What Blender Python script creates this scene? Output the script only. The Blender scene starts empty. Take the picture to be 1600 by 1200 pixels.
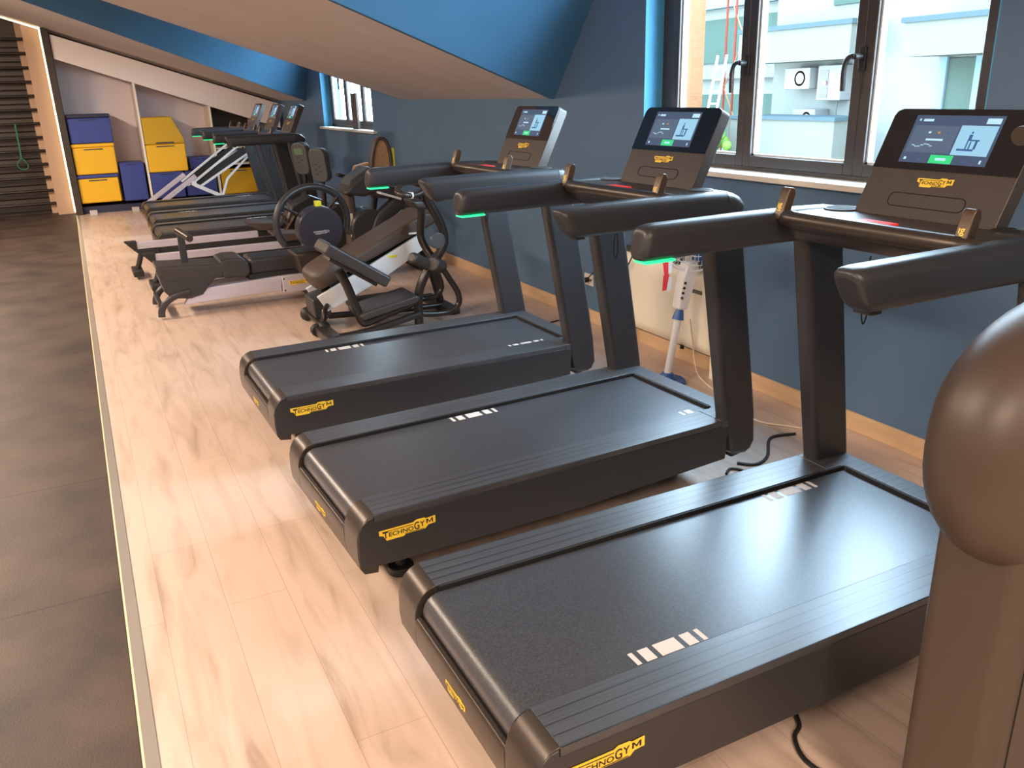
import bpy, bmesh, math, random
from mathutils import Vector, Matrix
random.seed(4)
S = bpy.context.scene
COL = S.collection
PI = math.pi

# ------------------------------------------------------------------ camera, world, light, exposure
cam_d = bpy.data.cameras.new('camera')
cam = bpy.data.objects.new('camera', cam_d); COL.objects.link(cam)
cam_d.sensor_width = 36; cam_d.lens = 1310.5 / 1600 * 36; cam_d.clip_start = 0.02; cam_d.clip_end = 200
R_ = Vector((0.8911, -0.4528, -0.0293)); U_ = Vector((0.1752, 0.2839, 0.9427)); F_ = Vector((0.4185, 0.8452, -0.3323))
cam.matrix_world = Matrix(((R_.x, U_.x, -F_.x, 0), (R_.y, U_.y, -F_.y, 0), (R_.z, U_.z, -F_.z, 1.5445), (0, 0, 0, 1)))
S.camera = cam
S.view_settings.view_transform = 'Standard'; S.view_settings.look = 'None'
S.view_settings.gamma = 1; S.view_settings.use_curve_mapping = False
S.view_settings.exposure = 0.0
S.cycles.use_denoising = True
S.cycles.max_bounces = 8; S.cycles.transparent_max_bounces = 12
S.cycles.sample_clamp_indirect = 6

W = bpy.data.worlds.new('world'); S.world = W; W.use_nodes = True
wn = W.node_tree.nodes; wl = W.node_tree.links
bg = wn['Background']
tcw = wn.new('ShaderNodeTexCoord'); sep = wn.new('ShaderNodeSeparateXYZ'); rmp = wn.new('ShaderNodeValToRGB')
wl.new(tcw.outputs['Generated'], sep.inputs[0]); wl.new(sep.outputs['Z'], rmp.inputs[0])
rmp.color_ramp.elements[0].position = 0.0; rmp.color_ramp.elements[0].color = (0.72, 0.86, 1.0, 1)
rmp.color_ramp.elements[1].position = 0.7; rmp.color_ramp.elements[1].color = (0.52, 0.74, 1.0, 1)
wl.new(rmp.outputs[0], bg.inputs['Color']); bg.inputs['Strength'].default_value = 34

def light(name, kind, loc, energy, color, size=None, rot=(0, 0, 0), size_y=None, portal=False):
    d = bpy.data.lights.new(name, kind); d.energy = energy; d.color = color
    if kind == 'AREA':
        d.shape = 'RECTANGLE'; d.size = size; d.size_y = size_y or size
    o = bpy.data.objects.new(name, d); o.location = loc; o.rotation_euler = rot; COL.objects.link(o)
    if portal: d.cycles.is_portal = True
    return o
sun = light('sun', 'SUN', (0, 0, 10), 2.0, (1.0, 0.95, 0.86), rot=(math.radians(38), math.radians(-28), 0)); sun.data.angle = 0.02
WARM = (1.0, 0.80, 0.63)
# ceiling light panels of the hall, outside the frame to the left and behind the viewer
for (lx, ly, e) in ((-2.2, -0.6, 230), (-2.2, 3.2, 230), (-2.2, 7.0, 230), (-2.2, 10.8, 270), (0.6, -1.8, 160)):
    light('ceiling_panel_light', 'AREA', (lx, ly, 2.96), e, WARM, 0.5, (0, 0, 0), 1.5)
# sky portals in the two window openings
light('window_portal', 'AREA', (3.2, 3.17, 1.86), 1, (1, 1, 1), 1.6, (0, math.radians(90), 0), 2.15, portal=True)
light('window_portal', 'AREA', (3.2, 10.36, 1.82), 1, (1, 1, 1), 1.4, (0, math.radians(90), 0), 2.05, portal=True)

# ------------------------------------------------------------------ materials
def mat(name, color, rough=0.5, metal=0.0, spec=0.5, bump=None, noise=None, emit=None, coat=0.0, objspace=True):
    m = bpy.data.materials.new(name); m.use_nodes = True
    nt = m.node_tree; b = nt.nodes['Principled BSDF']
    b.inputs['Base Color'].default_value = (*color, 1); b.inputs['Roughness'].default_value = rough
    b.inputs['Metallic'].default_value = metal; b.inputs['Specular IOR Level'].default_value = spec
    b.inputs['Coat Weight'].default_value = coat
    if emit:
        b.inputs['Emission Color'].default_value = (*emit[0], 1); b.inputs['Emission Strength'].default_value = emit[1]
    tc = nt.nodes.new('ShaderNodeTexCoord')
    if noise:   # (scale, amount, stretch) -> value variation of the base colour
        n = nt.nodes.new('ShaderNodeTexNoise'); n.inputs['Scale'].default_value = noise[0]; n.inputs['Detail'].default_value = 5
        mp = nt.nodes.new('ShaderNodeMapping'); mp.inputs['Scale'].default_value = noise[2] if len(noise) > 2 else (1, 1, 1)
        nt.links.new(tc.outputs['Object'], mp.inputs[0]); nt.links.new(mp.outputs[0], n.inputs[0])
        mr = nt.nodes.new('ShaderNodeMapRange'); mr.inputs['From Min'].default_value = 0.3; mr.inputs['From Max'].default_value = 0.7
        mr.inputs['To Min'].default_value = 1 - noise[1]; mr.inputs['To Max'].default_value = 1 + noise[1]
        nt.links.new(n.outputs['Fac'], mr.inputs[0])
        mx = nt.nodes.new('ShaderNodeVectorMath'); mx.operation = 'SCALE'; mx.inputs[0].default_value = color
        nt.links.new(mr.outputs[0], mx.inputs['Scale']); nt.links.new(mx.outputs[0], b.inputs['Base Color'])
    if bump:    # (scale, strength)
        n2 = nt.nodes.new('ShaderNodeTexNoise'); n2.inputs['Scale'].default_value = bump[0]; n2.inputs['Detail'].default_value = 3
        nt.links.new(tc.outputs['Object'], n2.inputs[0])
        bp = nt.nodes.new('ShaderNodeBump'); bp.inputs['Strength'].default_value = bump[1]; bp.inputs['Distance'].default_value = 0.004
        nt.links.new(n2.outputs['Fac'], bp.inputs['Height']); nt.links.new(bp.outputs[0], b.inputs['Normal'])
    return m
M = {}
M['wall_blue'] = mat('wall_blue', (0.088, 0.165, 0.270), 0.55, noise=(3, 0.05), bump=(160, 0.12))
M['cheek_blue'] = mat('cheek_blue', (0.055, 0.175, 0.32), 0.55, noise=(3, 0.05))
M['reveal_lit_blue'] = mat('reveal_lit_blue', (0.08, 0.36, 0.62), 0.6)
M['ceiling'] = mat('ceiling_paint', (0.70, 0.62, 0.58), 0.8, noise=(2, 0.04))
M['fascia'] = mat('shelf_panel', (0.85, 0.76, 0.72), 0.6)
M['cream'] = mat('cream_board', (0.72, 0.62, 0.50), 0.55)
M['shelf_in'] = mat('shelf_inner', (0.78, 0.69, 0.72), 0.6)
M['whiteedge'] = mat('white_edge', (0.85, 0.78, 0.66), 0.5)
M['darkbrown'] = mat('dark_panel', (0.045, 0.030, 0.022), 0.5, noise=(8, 0.2, (0.3, 1, 6)))
M['peach_lit'] = mat('led_lit_wall', (0.50, 0.33, 0.22), 0.6)  # warm LED light on the wall, put into the base colour
M['base'] = mat('skirting_wood', (0.62, 0.42, 0.25), 0.5, noise=(6, 0.08, (8, 0.6, 6)))
M['sill'] = mat('sill_stone', (0.80, 0.74, 0.64), 0.35)
M['alu_dark'] = mat('window_alu', (0.060, 0.052, 0.050), 0.35, metal=0.3)
M['alu'] = mat('brushed_aluminium', (0.58, 0.54, 0.62), 0.34, metal=0.25, noise=(20, 0.06, (0.3, 4, 4)))
M['alu_white'] = mat('white_metal', (0.72, 0.76, 0.80), 0.35, metal=0.1)
M['trim'] = mat('grey_profile', (0.42, 0.38, 0.33), 0.3, metal=0.5)
M['trim_edge'] = mat('cream_edge', (0.85, 0.62, 0.38), 0.4)
M['frame'] = mat('treadmill_plastic', (0.030, 0.029, 0.032), 0.36, bump=(500, 0.05))
M['cap'] = mat('treadmill_cap', (0.065, 0.052, 0.043), 0.33, metal=0.55)
M['belt'] = mat('running_belt', (0.048, 0.049, 0.055), 0.30, spec=0.75, noise=(240, 0.45), bump=(700, 0.07))
M['pad'] = mat('foam_grip', (0.030, 0.031, 0.036), 0.38, bump=(400, 0.06))
M['pod'] = mat('brown_machine_plastic', (0.062, 0.043, 0.031), 0.42, bump=(500, 0.04))
M['gap'] = mat('gap_black', (0.004, 0.004, 0.004), 0.8)
M['glass_black'] = mat('console_glass', (0.008, 0.008, 0.010), 0.12, coat=0.4)
M['console'] = mat('console_plastic', (0.055, 0.045, 0.040), 0.34)
M['brown'] = mat('lever_brown', (0.085, 0.055, 0.035), 0.3, metal=0.3)
M['grey'] = mat('mark_grey', (0.50, 0.47, 0.46), 0.6)
M['mark'] = mat('mark_white', (0.62, 0.57, 0.53), 0.6)
M['yellow'] = mat('logo_yellow', (0.90, 0.60, 0.05), 0.4)
M['logo_black'] = mat('logo_black', (0.015, 0.012, 0.01), 0.5)
M['logo_silver'] = mat('logo_silver', (0.6, 0.6, 0.62), 0.3, metal=0.5)
M['red'] = mat('stop_red', (0.75, 0.04, 0.03), 0.4, emit=((0.9, 0.05, 0.04), 0.25))
M['green_led'] = mat('green_led', (0.02, 0.5, 0.2), 0.4, emit=((0.03, 1.0, 0.33), 1.25))
M['black'] = mat('black_rubber', (0.014, 0.013, 0.013), 0.5)
M['steel_blk'] = mat('black_tube', (0.030, 0.025, 0.023), 0.28, metal=0.4)
M['uph'] = mat('black_upholstery', (0.035, 0.029, 0.027), 0.45, bump=(300, 0.15))
M['uph_brown'] = mat('dark_brown_upholstery', (0.065, 0.045, 0.035), 0.5, bump=(300, 0.15))
M['disc'] = mat('navy_disc', (0.030, 0.030, 0.045), 0.35)
M['box_y'] = mat('yellow_vinyl', (0.86, 0.47, 0.015), 0.42, bump=(30, 0.25))
M['box_y2'] = mat('ochre_vinyl', (0.62, 0.36, 0.010), 0.38, bump=(30, 0.3))
M['box_b'] = mat('blue_vinyl', (0.040, 0.062, 0.26), 0.45, bump=(30, 0.25))
M['box_navy'] = mat('navy_vinyl', (0.022, 0.026, 0.06), 0.5)
M['led_warm'] = mat('led_strip', (1, 0.9, 0.7), 0.5, emit=((1.0, 0.80, 0.48), 3.2))
M['white'] = mat('white_plastic', (0.80, 0.78, 0.76), 0.35)
M['fan_blue'] = mat('blue_plastic', (0.02, 0.10, 0.34), 0.35)
M['radiator'] = mat('radiator_enamel', (0.86, 0.78, 0.62), 0.35)
M['grille'] = mat('grille_grey', (0.12, 0.115, 0.10), 0.5)
M['ribbon'] = mat('ribbon_red', (0.75, 0.03, 0.03), 0.6)
M['cable_w'] = mat('cable_white', (0.75, 0.62, 0.48), 0.5)
M['tan'] = mat('tan_mesh', (0.42, 0.26, 0.14), 0.6, noise=(120, 0.3))
M['yellow_tag'] = mat('yellow_tag', (0.75, 0.75, 0.03), 0.5)
M['green_strap'] = mat('green_strap', (0.03, 0.16, 0.07), 0.7)
M['lcd'] = mat('lcd_green', (0.10, 0.16, 0.10), 0.3)
M['facegrey'] = mat('console_face_grey', (0.06, 0.065, 0.07), 0.4)
# outside
M['render_w'] = mat('pale_render', (0.0870, 0.0945, 0.0870), 0.8)
M['render_c'] = mat('cream_render', (0.0643, 0.0680, 0.0586), 0.8)
M['roof_edge'] = mat('roof_edge_blue', (0.0265, 0.0382, 0.0426), 0.6)
M['brick'] = mat('orange_brick', (0.1500, 0.0750, 0.0400), 0.8, noise=(4, 0.15, (1, 1, 6)))
M['ac'] = mat('ac_casing', (0.1080, 0.1116, 0.1080), 0.5)
M['scaffold'] = mat('scaffold_red', (0.1000, 0.0225, 0.0150), 0.5)
M['lightblue'] = mat('light_blue_panel', (0.0720, 0.1125, 0.1350), 0.6)
M['win_out'] = mat('distant_window', (0.0270, 0.0405, 0.0338), 0.35)
M['leaf'] = mat('leaf', (0.0480, 0.0960, 0.0180), 0.6, noise=(5, 0.4))
M['paving'] = mat('courtyard_paving', (0.1500, 0.1440, 0.1320), 0.9)
for k_ in ('render_w', 'render_c', 'roof_edge', 'brick', 'ac', 'scaffold', 'lightblue', 'leaf', 'paving', 'win_out'): M[k_].node_tree.nodes['Principled BSDF'].inputs['Specular IOR Level'].default_value = 0.0
# glass pane : plain clear glazing (transparent with a fresnel sheen)
def glass_mat():
    m = bpy.data.materials.new('window_glass'); m.use_nodes = True; nt = m.node_tree
    for n in list(nt.nodes): nt.nodes.remove(n)
    o = nt.nodes.new('ShaderNodeOutputMaterial'); t = nt.nodes.new('ShaderNodeBsdfTransparent'); g = nt.nodes.new('ShaderNodeBsdfGlossy')
    g.inputs['Roughness'].default_value = 0.02; mx = nt.nodes.new('ShaderNodeMixShader'); lw = nt.nodes.new('ShaderNodeLayerWeight'); lw.inputs[0].default_value = 0.5; pw = nt.nodes.new('ShaderNodeMath'); pw.operation = 'POWER'; pw.inputs[1].default_value = 5; nt.links.new(lw.outputs['Facing'], pw.inputs[0]); fr = nt.nodes.new('ShaderNodeMath'); fr.operation = 'MULTIPLY_ADD'; fr.inputs[1].default_value = 0.6; fr.inputs[2].default_value = 0.025; nt.links.new(pw.outputs[0], fr.inputs[0])
    t.inputs[0].default_value = (0.96, 0.99, 0.98, 1)
    nt.links.new(fr.outputs[0], mx.inputs[0]); nt.links.new(t.outputs[0], mx.inputs[1]); nt.links.new(g.outputs[0], mx.inputs[2]); nt.links.new(mx.outputs[0], o.inputs[0])
    return m
M['glass'] = glass_mat()
def ui(name, col, s): return mat(name, (0.005, 0.005, 0.005), 0.35, spec=0.15, emit=(col, s))
M['ui_bg'] = ui('screen_navy', (0.07, 0.10, 0.17), 1.0)
M['ui_panel'] = ui('screen_slate', (0.11, 0.15, 0.22), 1.0)
M['ui_img'] = ui('screen_picture', (0.36, 0.66, 0.86), 1.0)
M['ui_white'] = ui('screen_white', (0.55, 0.85, 1.0), 1.0)
M['ui_green'] = ui('screen_green', (0.05, 0.75, 0.25), 1.0)
M['ui_blue'] = ui('screen_blue', (0.05, 0.13, 0.30), 1.0)
M['ui_orange'] = ui('screen_orange', (0.6, 0.3, 0.1), 1.0)

def wood_floor():
    m = bpy.data.materials.new('wood_planks'); m.use_nodes = True; nt = m.node_tree; b = nt.nodes['Principled BSDF']; L = nt.links
    tc = nt.nodes.new('ShaderNodeTexCoord'); mp = nt.nodes.new('ShaderNodeMapping'); mp.inputs['Rotation'].default_value = (0, 0, PI / 2)
    L.new(tc.outputs['Object'], mp.inputs[0])
    br = nt.nodes.new('ShaderNodeTexBrick'); br.inputs['Scale'].default_value = 1.0
    br.inputs['Brick Width'].default_value = 1.25; br.inputs['Row Height'].default_value = 0.19; br.inputs['Mortar Size'].default_value = 0.0012
    br.inputs['Color1'].default_value = (0, 0, 0, 1); br.inputs['Color2'].default_value = (1, 1, 1, 1); br.inputs['Mortar'].default_value = (0.5, 0.5, 0.5, 1)
    br.offset = 0.37
    L.new(mp.outputs[0], br.inputs[0])
    mp2 = nt.nodes.new('ShaderNodeMapping'); mp2.inputs['Scale'].default_value = (9, 1.3, 1); L.new(tc.outputs['Object'], mp2.inputs[0])
    n1 = nt.nodes.new('ShaderNodeTexNoise'); n1.inputs['Scale'].default_value = 1.6; n1.inputs['Detail'].default_value = 9; n1.inputs['Distortion'].default_value = 0.7
    L.new(mp2.outputs[0], n1.inputs[0])
    n2 = nt.nodes.new('ShaderNodeTexNoise'); n2.inputs['Scale'].default_value = 1.1; n2.inputs['Detail'].default_value = 4; L.new(tc.outputs['Object'], n2.inputs[0])
    cr = nt.nodes.new('ShaderNodeValToRGB'); e = cr.color_ramp.elements
    e[0].position = 0.30; e[0].color = (0.37, 0.265, 0.195, 1); e[1].position = 0.62; e[1].color = (0.60, 0.45, 0.36, 1)
    x = cr.color_ramp.elements.new(0.44); x.color = (0.51, 0.38, 0.295, 1)
    ad = nt.nodes.new('ShaderNodeMath'); ad.operation = 'MULTIPLY_ADD'; ad.inputs[1].default_value = 0.10; L.new(br.outputs['Color'], ad.inputs[0]); L.new(n1.outputs['Fac'], ad.inputs[2])
    a2 = nt.nodes.new('ShaderNodeMath'); a2.operation = 'MULTIPLY_ADD'; a2.inputs[1].default_value = 0.15; L.new(n2.outputs['Fac'], a2.inputs[0]); L.new(ad.outputs[0], a2.inputs[2])
    a3 = nt.nodes.new('ShaderNodeMath'); a3.operation = 'SUBTRACT'; a3.inputs[1].default_value = 0.05; L.new(a2.outputs[0], a3.inputs[0]); L.new(a3.outputs[0], cr.inputs[0])
    mx = nt.nodes.new('ShaderNodeMix'); mx.data_type = 'RGBA'; mx.inputs['B'].default_value = (0.25, 0.16, 0.11, 1)
    mf = nt.nodes.new('ShaderNodeMath'); mf.operation = 'MULTIPLY'; mf.inputs[1].default_value = 0.5; L.new(br.outputs['Fac'], mf.inputs[0])
    L.new(mf.outputs[0], mx.inputs['Factor']); L.new(cr.outputs[0], mx.inputs['A'])
    L.new(mx.outputs['Result'], b.inputs['Base Color']); b.inputs['Roughness'].default_value = 0.36
    bp = nt.nodes.new('ShaderNodeBump'); bp.inputs['Strength'].default_value = 0.08; bp.inputs['Distance'].default_value = 0.002; L.new(n1.outputs['Fac'], bp.inputs['Height']); L.new(bp.outputs[0], b.inputs['Normal'])
    return m
def rubber_floor():
    m = bpy.data.materials.new('rubber_tiles'); m.use_nodes = True; nt = m.node_tree; b = nt.nodes['Principled BSDF']; L = nt.links
    tc = nt.nodes.new('ShaderNodeTexCoord'); mp = nt.nodes.new('ShaderNodeMapping'); mp.inputs['Location'].default_value = (0.11, 0.22, 0); L.new(tc.outputs['Object'], mp.inputs[0])
    br = nt.nodes.new('ShaderNodeTexBrick'); br.offset = 0; br.inputs['Scale'].default_value = 1; br.inputs['Brick Width'].default_value = 1.0; br.inputs['Row Height'].default_value = 1.0; br.inputs['Mortar Size'].default_value = 0.004
    L.new(mp.outputs[0], br.inputs[0])
    n = nt.nodes.new('ShaderNodeTexNoise'); n.inputs['Scale'].default_value = 3.2; n.inputs['Detail'].default_value = 8; L.new(tc.outputs['Object'], n.inputs[0])
    cr = nt.nodes.new('ShaderNodeValToRGB'); e = cr.color_ramp.elements
    e[0].position = 0.32; e[0].color = (0.026, 0.016, 0.011, 1); e[1].position = 0.72; e[1].color = (0.072, 0.045, 0.031, 1); L.new(n.outputs['Fac'], cr.inputs[0])
    mx = nt.nodes.new('ShaderNodeMix'); mx.data_type = 'RGBA'; mx.inputs['B'].default_value = (0.012, 0.008, 0.006, 1)
    L.new(br.outputs['Fac'], mx.inputs['Factor']); L.new(cr.outputs[0], mx.inputs['A']); L.new(mx.outputs['Result'], b.inputs['Base Color'])
    b.inputs['Roughness'].default_value = 0.55
    n3 = nt.nodes.new('ShaderNodeTexNoise'); n3.inputs['Scale'].default_value = 220; L.new(tc.outputs['Object'], n3.inputs[0])
    bp = nt.nodes.new('ShaderNodeBump'); bp.inputs['Strength'].default_value = 0.25; bp.inputs['Distance'].default_value = 0.003; L.new(n3.outputs['Fac'], bp.inputs['Height']); L.new(bp.outputs[0], b.inputs['Normal'])
    return m
def grooved(name, col, rough):   # side rails: fine brushed grain and four long grooves running along X, set by the object's Y
    m = mat(name, col, rough, noise=(14, 0.22, (0.35, 14, 1))); nt = m.node_tree; b = nt.nodes['Principled BSDF']
    tc = nt.nodes.new('ShaderNodeTexCoord'); sp = nt.nodes.new('ShaderNodeSeparateXYZ'); nt.links.new(tc.outputs['Object'], sp.inputs[0])
    mu = nt.nodes.new('ShaderNodeMath'); mu.operation = 'MULTIPLY'; mu.inputs[1].default_value = 1 / 0.0325; nt.links.new(sp.outputs['Y'], mu.inputs[0])
    fr = nt.nodes.new('ShaderNodeMath'); fr.operation = 'PINGPONG'; fr.inputs[1].default_value = 0.5; nt.links.new(mu.outputs[0], fr.inputs[0])
    cp = nt.nodes.new('ShaderNodeMath'); cp.operation = 'GREATER_THAN'; cp.inputs[1].default_value = 0.06; nt.links.new(fr.outputs[0], cp.inputs[0])
    bp = nt.nodes.new('ShaderNodeBump'); bp.inputs['Strength'].default_value = 0.8; bp.inputs['Distance'].default_value = 0.002
    nt.links.new(cp.outputs[0], bp.inputs['Height']); src = b.inputs['Base Color'].links[0].from_socket
    gm = nt.nodes.new('ShaderNodeMapRange'); gm.inputs['To Min'].default_value = 0.35; gm.inputs['To Max'].default_value = 1.0; nt.links.new(cp.outputs[0], gm.inputs[0])
    vm = nt.nodes.new('ShaderNodeVectorMath'); vm.operation = 'SCALE'; nt.links.new(src, vm.inputs[0]); nt.links.new(gm.outputs[0], vm.inputs['Scale']); nt.links.new(vm.outputs[0], b.inputs['Base Color'])
    b.inputs['Specular IOR Level'].default_value = 0.7; nt.links.new(bp.outputs[0], b.inputs['Normal'])
    return m
M['wood'] = wood_floor(); M['rubber'] = rubber_floor()
M['rail'] = grooved('side_rail_grooved', (0.055, 0.056, 0.062), 0.34)

# ------------------------------------------------------------------ mesh helpers
def NB(): return bmesh.new()
def face(bm, vs, mi=0):
    try:
        f = bm.faces.new(vs); f.material_index = mi; return f
    except ValueError: return None
def box(bm, x0, x1, y0, y1, z0, z1, mi=0):
    v = [bm.verts.new((x, y, z)) for x in (x0, x1) for y in (y0, y1) for z in (z0, z1)]
    for q in ((0, 1, 3, 2), (4, 6, 7, 5), (0, 4, 5, 1), (2, 3, 7, 6), (0, 2, 6, 4), (1, 5, 7, 3)): face(bm, [v[i] for i in q], mi)
def prism(bm, pts, axis, a, b, mi=0):
    def P(p, t): return {'x': (t, p[0], p[1]), 'y': (p[0], t, p[1]), 'z': (p[0], p[1], t)}[axis]
    va = [bm.verts.new(P(p, a)) for p in pts]; vb = [bm.verts.new(P(p, b)) for p in pts]; n = len(pts)
    face(bm, va, mi); face(bm, vb[::-1], mi)
    for i in range(n): face(bm, [va[i], vb[i], vb[(i + 1) % n], va[(i + 1) % n]], mi)
def poly(bm, pts, mi=0): return face(bm, [bm.verts.new(p) for p in pts], mi)
def slab(bm, pts, nrm, t, mi=0):
    n = Vector(nrm).normalized() * t
    a = [bm.verts.new(Vector(p)) for p in pts]; b = [bm.verts.new(Vector(p) + n) for p in pts]; k = len(pts)
    face(bm, a, mi); face(bm, b[::-1], mi)
    for i in range(k): face(bm, [a[i], b[i], b[(i + 1) % k], a[(i + 1) % k]], mi)
def obox(bm, c, ex, ey, ez, sx, sy, sz, mi=0):
    c = Vector(c); ex = Vector(ex).normalized() * sx / 2; ey = Vector(ey).normalized() * sy / 2; ez = Vector(ez).normalized() * sz / 2
    v = [bm.verts.new(c + i * ex + j * ey + k * ez) for i in (-1, 1) for j in (-1, 1) for k in (-1, 1)]
    for q in ((0, 1, 3, 2), (4, 6, 7, 5), (0, 4, 5, 1), (2, 3, 7, 6), (0, 2, 6, 4), (1, 5, 7, 3)): face(bm, [v[i] for i in q], mi)
def catm(pts, n=6, closed=False):
    P = [Vector(p) for p in pts]; out = []; k = len(P)
    rng = range(k) if closed else range(k - 1)
    for i in rng:
        if closed: a, b, c, d = P[(i - 1) % k], P[i], P[(i + 1) % k], P[(i + 2) % k]
        else: a, b, c, d = P[max(i - 1, 0)], P[i], P[i + 1], P[min(i + 2, k - 1)]
        for j in range(n):
            t = j / n; out.append(0.5 * ((2 * b) + (c - a) * t + (2 * a - 5 * b + 4 * c - d) * t * t + (3 * b - a - 3 * c + d) * t ** 3))
    if not closed: out.append(P[-1])
    return out
def sweep(bm, path, sec, up=(0, 0, 1), closed=False, scales=None, mi=0, caps=True):
    """sec: list of (a,b) in the frame (side, up)."""
    P = [Vector(p) for p in path]; n = len(P); rings = []; prev = Vector(up)
    for i in range(n):
        if closed: t = (P[(i + 1) % n] - P[i - 1]).normalized()
        else: t = (P[min(i + 1, n - 1)] - P[max(i - 1, 0)]).normalized()
        u = (prev - t * prev.dot(t))
        if u.length < 1e-5: u = t.orthogonal()
        u.normalize(); s = t.cross(u).normalized(); prev = u
        k = scales[i] if scales else 1.0
        rings.append([bm.verts.new(P[i] + s * a * k + u * b * k) for a, b in sec])
    m = len(sec)
    for i in range(n if closed else n - 1):
        r0, r1 = rings[i], rings[(i + 1) % n]
        for j in range(m): face(bm, [r0[j], r0[(j + 1) % m], r1[(j + 1) % m], r1[j]], mi)
    if caps and not closed:
        face(bm, rings[0][::-1], mi); face(bm, rings[-1], mi)
def circ(r, n=14, ry=None): return [(r * math.cos(2 * PI * i / n), (ry or r) * math.sin(2 * PI * i / n)) for i in range(n)]
def rrect(w, h, r, n=4):
    out = []
    for cx, cy, a0 in ((w / 2 - r, h / 2 - r, 0), (-w / 2 + r, h / 2 - r, 90), (-w / 2 + r, -h / 2 + r, 180), (w / 2 - r, -h / 2 + r, 270)):
        for i in range(n + 1):
            a = math.radians(a0 + 90 * i / n); out.append((cx + r * math.cos(a), cy + r * math.sin(a)))
    return out
def tube(bm, pts, r, n=12, closed=False, smooth=0, mi=0, ry=None, up=(0, 0, 1)):
    if smooth: pts = catm(pts, smooth, closed)
    sweep(bm, pts, circ(r, n, ry), up=up, closed=closed, mi=mi)
def cyl(bm, p0, p1, r, r1=None, n=20, mi=0):
    p0 = Vector(p0); p1 = Vector(p1); t = (p1 - p0).normalized(); u = t.orthogonal().normalized(); s = t.cross(u)
    r1 = r if r1 is None else r1; A = []; B = []
    for i in range(n):
        a = 2 * PI * i / n; d = u * math.cos(a) + s * math.sin(a); A.append(bm.verts.new(p0 + d * r)); B.append(bm.verts.new(p1 + d * r1))
    face(bm, A[::-1], mi); face(bm, B, mi)
    for i in range(n): face(bm, [A[i], A[(i + 1) % n], B[(i + 1) % n], B[i]], mi)
def ball(bm, c, r, seg=16, rings=10, mi=0, power=1.0, rot=None):
    rx, ry, rz = (r, r, r) if not hasattr(r, '__len__') else r
    def sp(v): return math.copysign(abs(v) ** power, v)
    rows = []
    for i in range(rings + 1):
        th = PI * i / rings - PI / 2; row = []
        for j in range(seg):
            ph = 2 * PI * j / seg
            p = Vector((rx * sp(math.cos(th)) * sp(math.cos(ph)), ry * sp(math.cos(th)) * sp(math.sin(ph)), rz * sp(math.sin(th))))
            if rot: p = rot @ p
            row.append(p + Vector(c))
            if i in (0, rings): break
        rows.append([bm.verts.new(p) for p in row])
    for i in range(rings):
        a, b = rows[i], rows[i + 1]
        for j in range(seg):
            j2 = (j + 1) % seg
            if len(a) == 1: face(bm, [a[0], b[j2], b[j]], mi)
            elif len(b) == 1: face(bm, [a[j], a[j2], b[0]], mi)
            else: face(bm, [a[j], a[j2], b[j2], b[j]], mi)
def obj(name, bm, mats, parent=None, bevel=0, seg=2, angle=38, kind=None, loc=None):
    bmesh.ops.recalc_face_normals(bm, faces=bm.faces)
    me = bpy.data.meshes.new(name); bm.to_mesh(me); bm.free()
    for k in (mats if isinstance(mats, (list, tuple)) else [mats]): me.materials.append(M[k])
    me.shade_smooth(); me.set_sharp_from_angle(angle=math.radians(angle))
    o = bpy.data.objects.new(name, me); COL.objects.link(o)
    if parent: o.parent = parent
    if loc: o.location = loc
    if bevel:
        b = o.modifiers.new('bevel', 'BEVEL'); b.width = bevel; b.segments = seg; b.limit_method = 'ANGLE'; b.angle_limit = math.radians(40); b.harden_normals = True
    if kind: o['kind'] = kind
    return o
def tag(o, label, cat, group=None):
    o['label'] = label; o['category'] = cat
    if group: o['group'] = group
    return o
def thing(name, label, cat, loc=(0, 0, 0), rz=0, group=None):
    o = bpy.data.objects.new(name, None); COL.objects.link(o); o.location = loc; o.rotation_euler = (0, 0, rz)
    return tag(o, label, cat, group)
def structroot(name, loc=(0, 0, 0)):
    o = bpy.data.objects.new(name, None); COL.objects.link(o); o.location = loc; o['kind'] = 'structure'; return o
def kids(o): return [c for c in bpy.data.objects if c.parent == o]
def dup(root, loc, rz=None, label=None):
    def cp(o, parent):
        c = o.copy(); COL.objects.link(c); c.parent = parent
        for ch in kids(o): cp(ch, c)
        return c
    chs = kids(root); r = root.copy(); COL.objects.link(r); r.location = loc
    if rz is not None: r.rotation_euler = (0, 0, rz)
    for ch in chs: cp(ch, r)
    if label: r['label'] = label
    return r
class Frame:      # flat drawing frame in space
    def __init__(s, O, ex, ey): s.O = Vector(O); s.ex = Vector(ex).normalized(); s.ey = Vector(ey).normalized(); s.n = s.ex.cross(s.ey).normalized()
    def p(s, x, y, d=0): return s.O + s.ex * x + s.ey * y + s.n * d
    def plate(s, bm, pts, d0, d1, mi=0):
        a = [bm.verts.new(s.p(x, y, d0)) for x, y in pts]; b = [bm.verts.new(s.p(x, y, d1)) for x, y in pts]; k = len(pts)
        face(bm, a[::-1], mi); face(bm, b, mi)
        for i in range(k): face(bm, [a[i], a[(i + 1) % k], b[(i + 1) % k], b[i]], mi)
    def rect(s, bm, x0, x1, y0, y1, d0, d1, mi=0): s.plate(bm, [(x0, y0), (x1, y0), (x1, y1), (x0, y1)], d0, d1, mi)
_txt = {}
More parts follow.
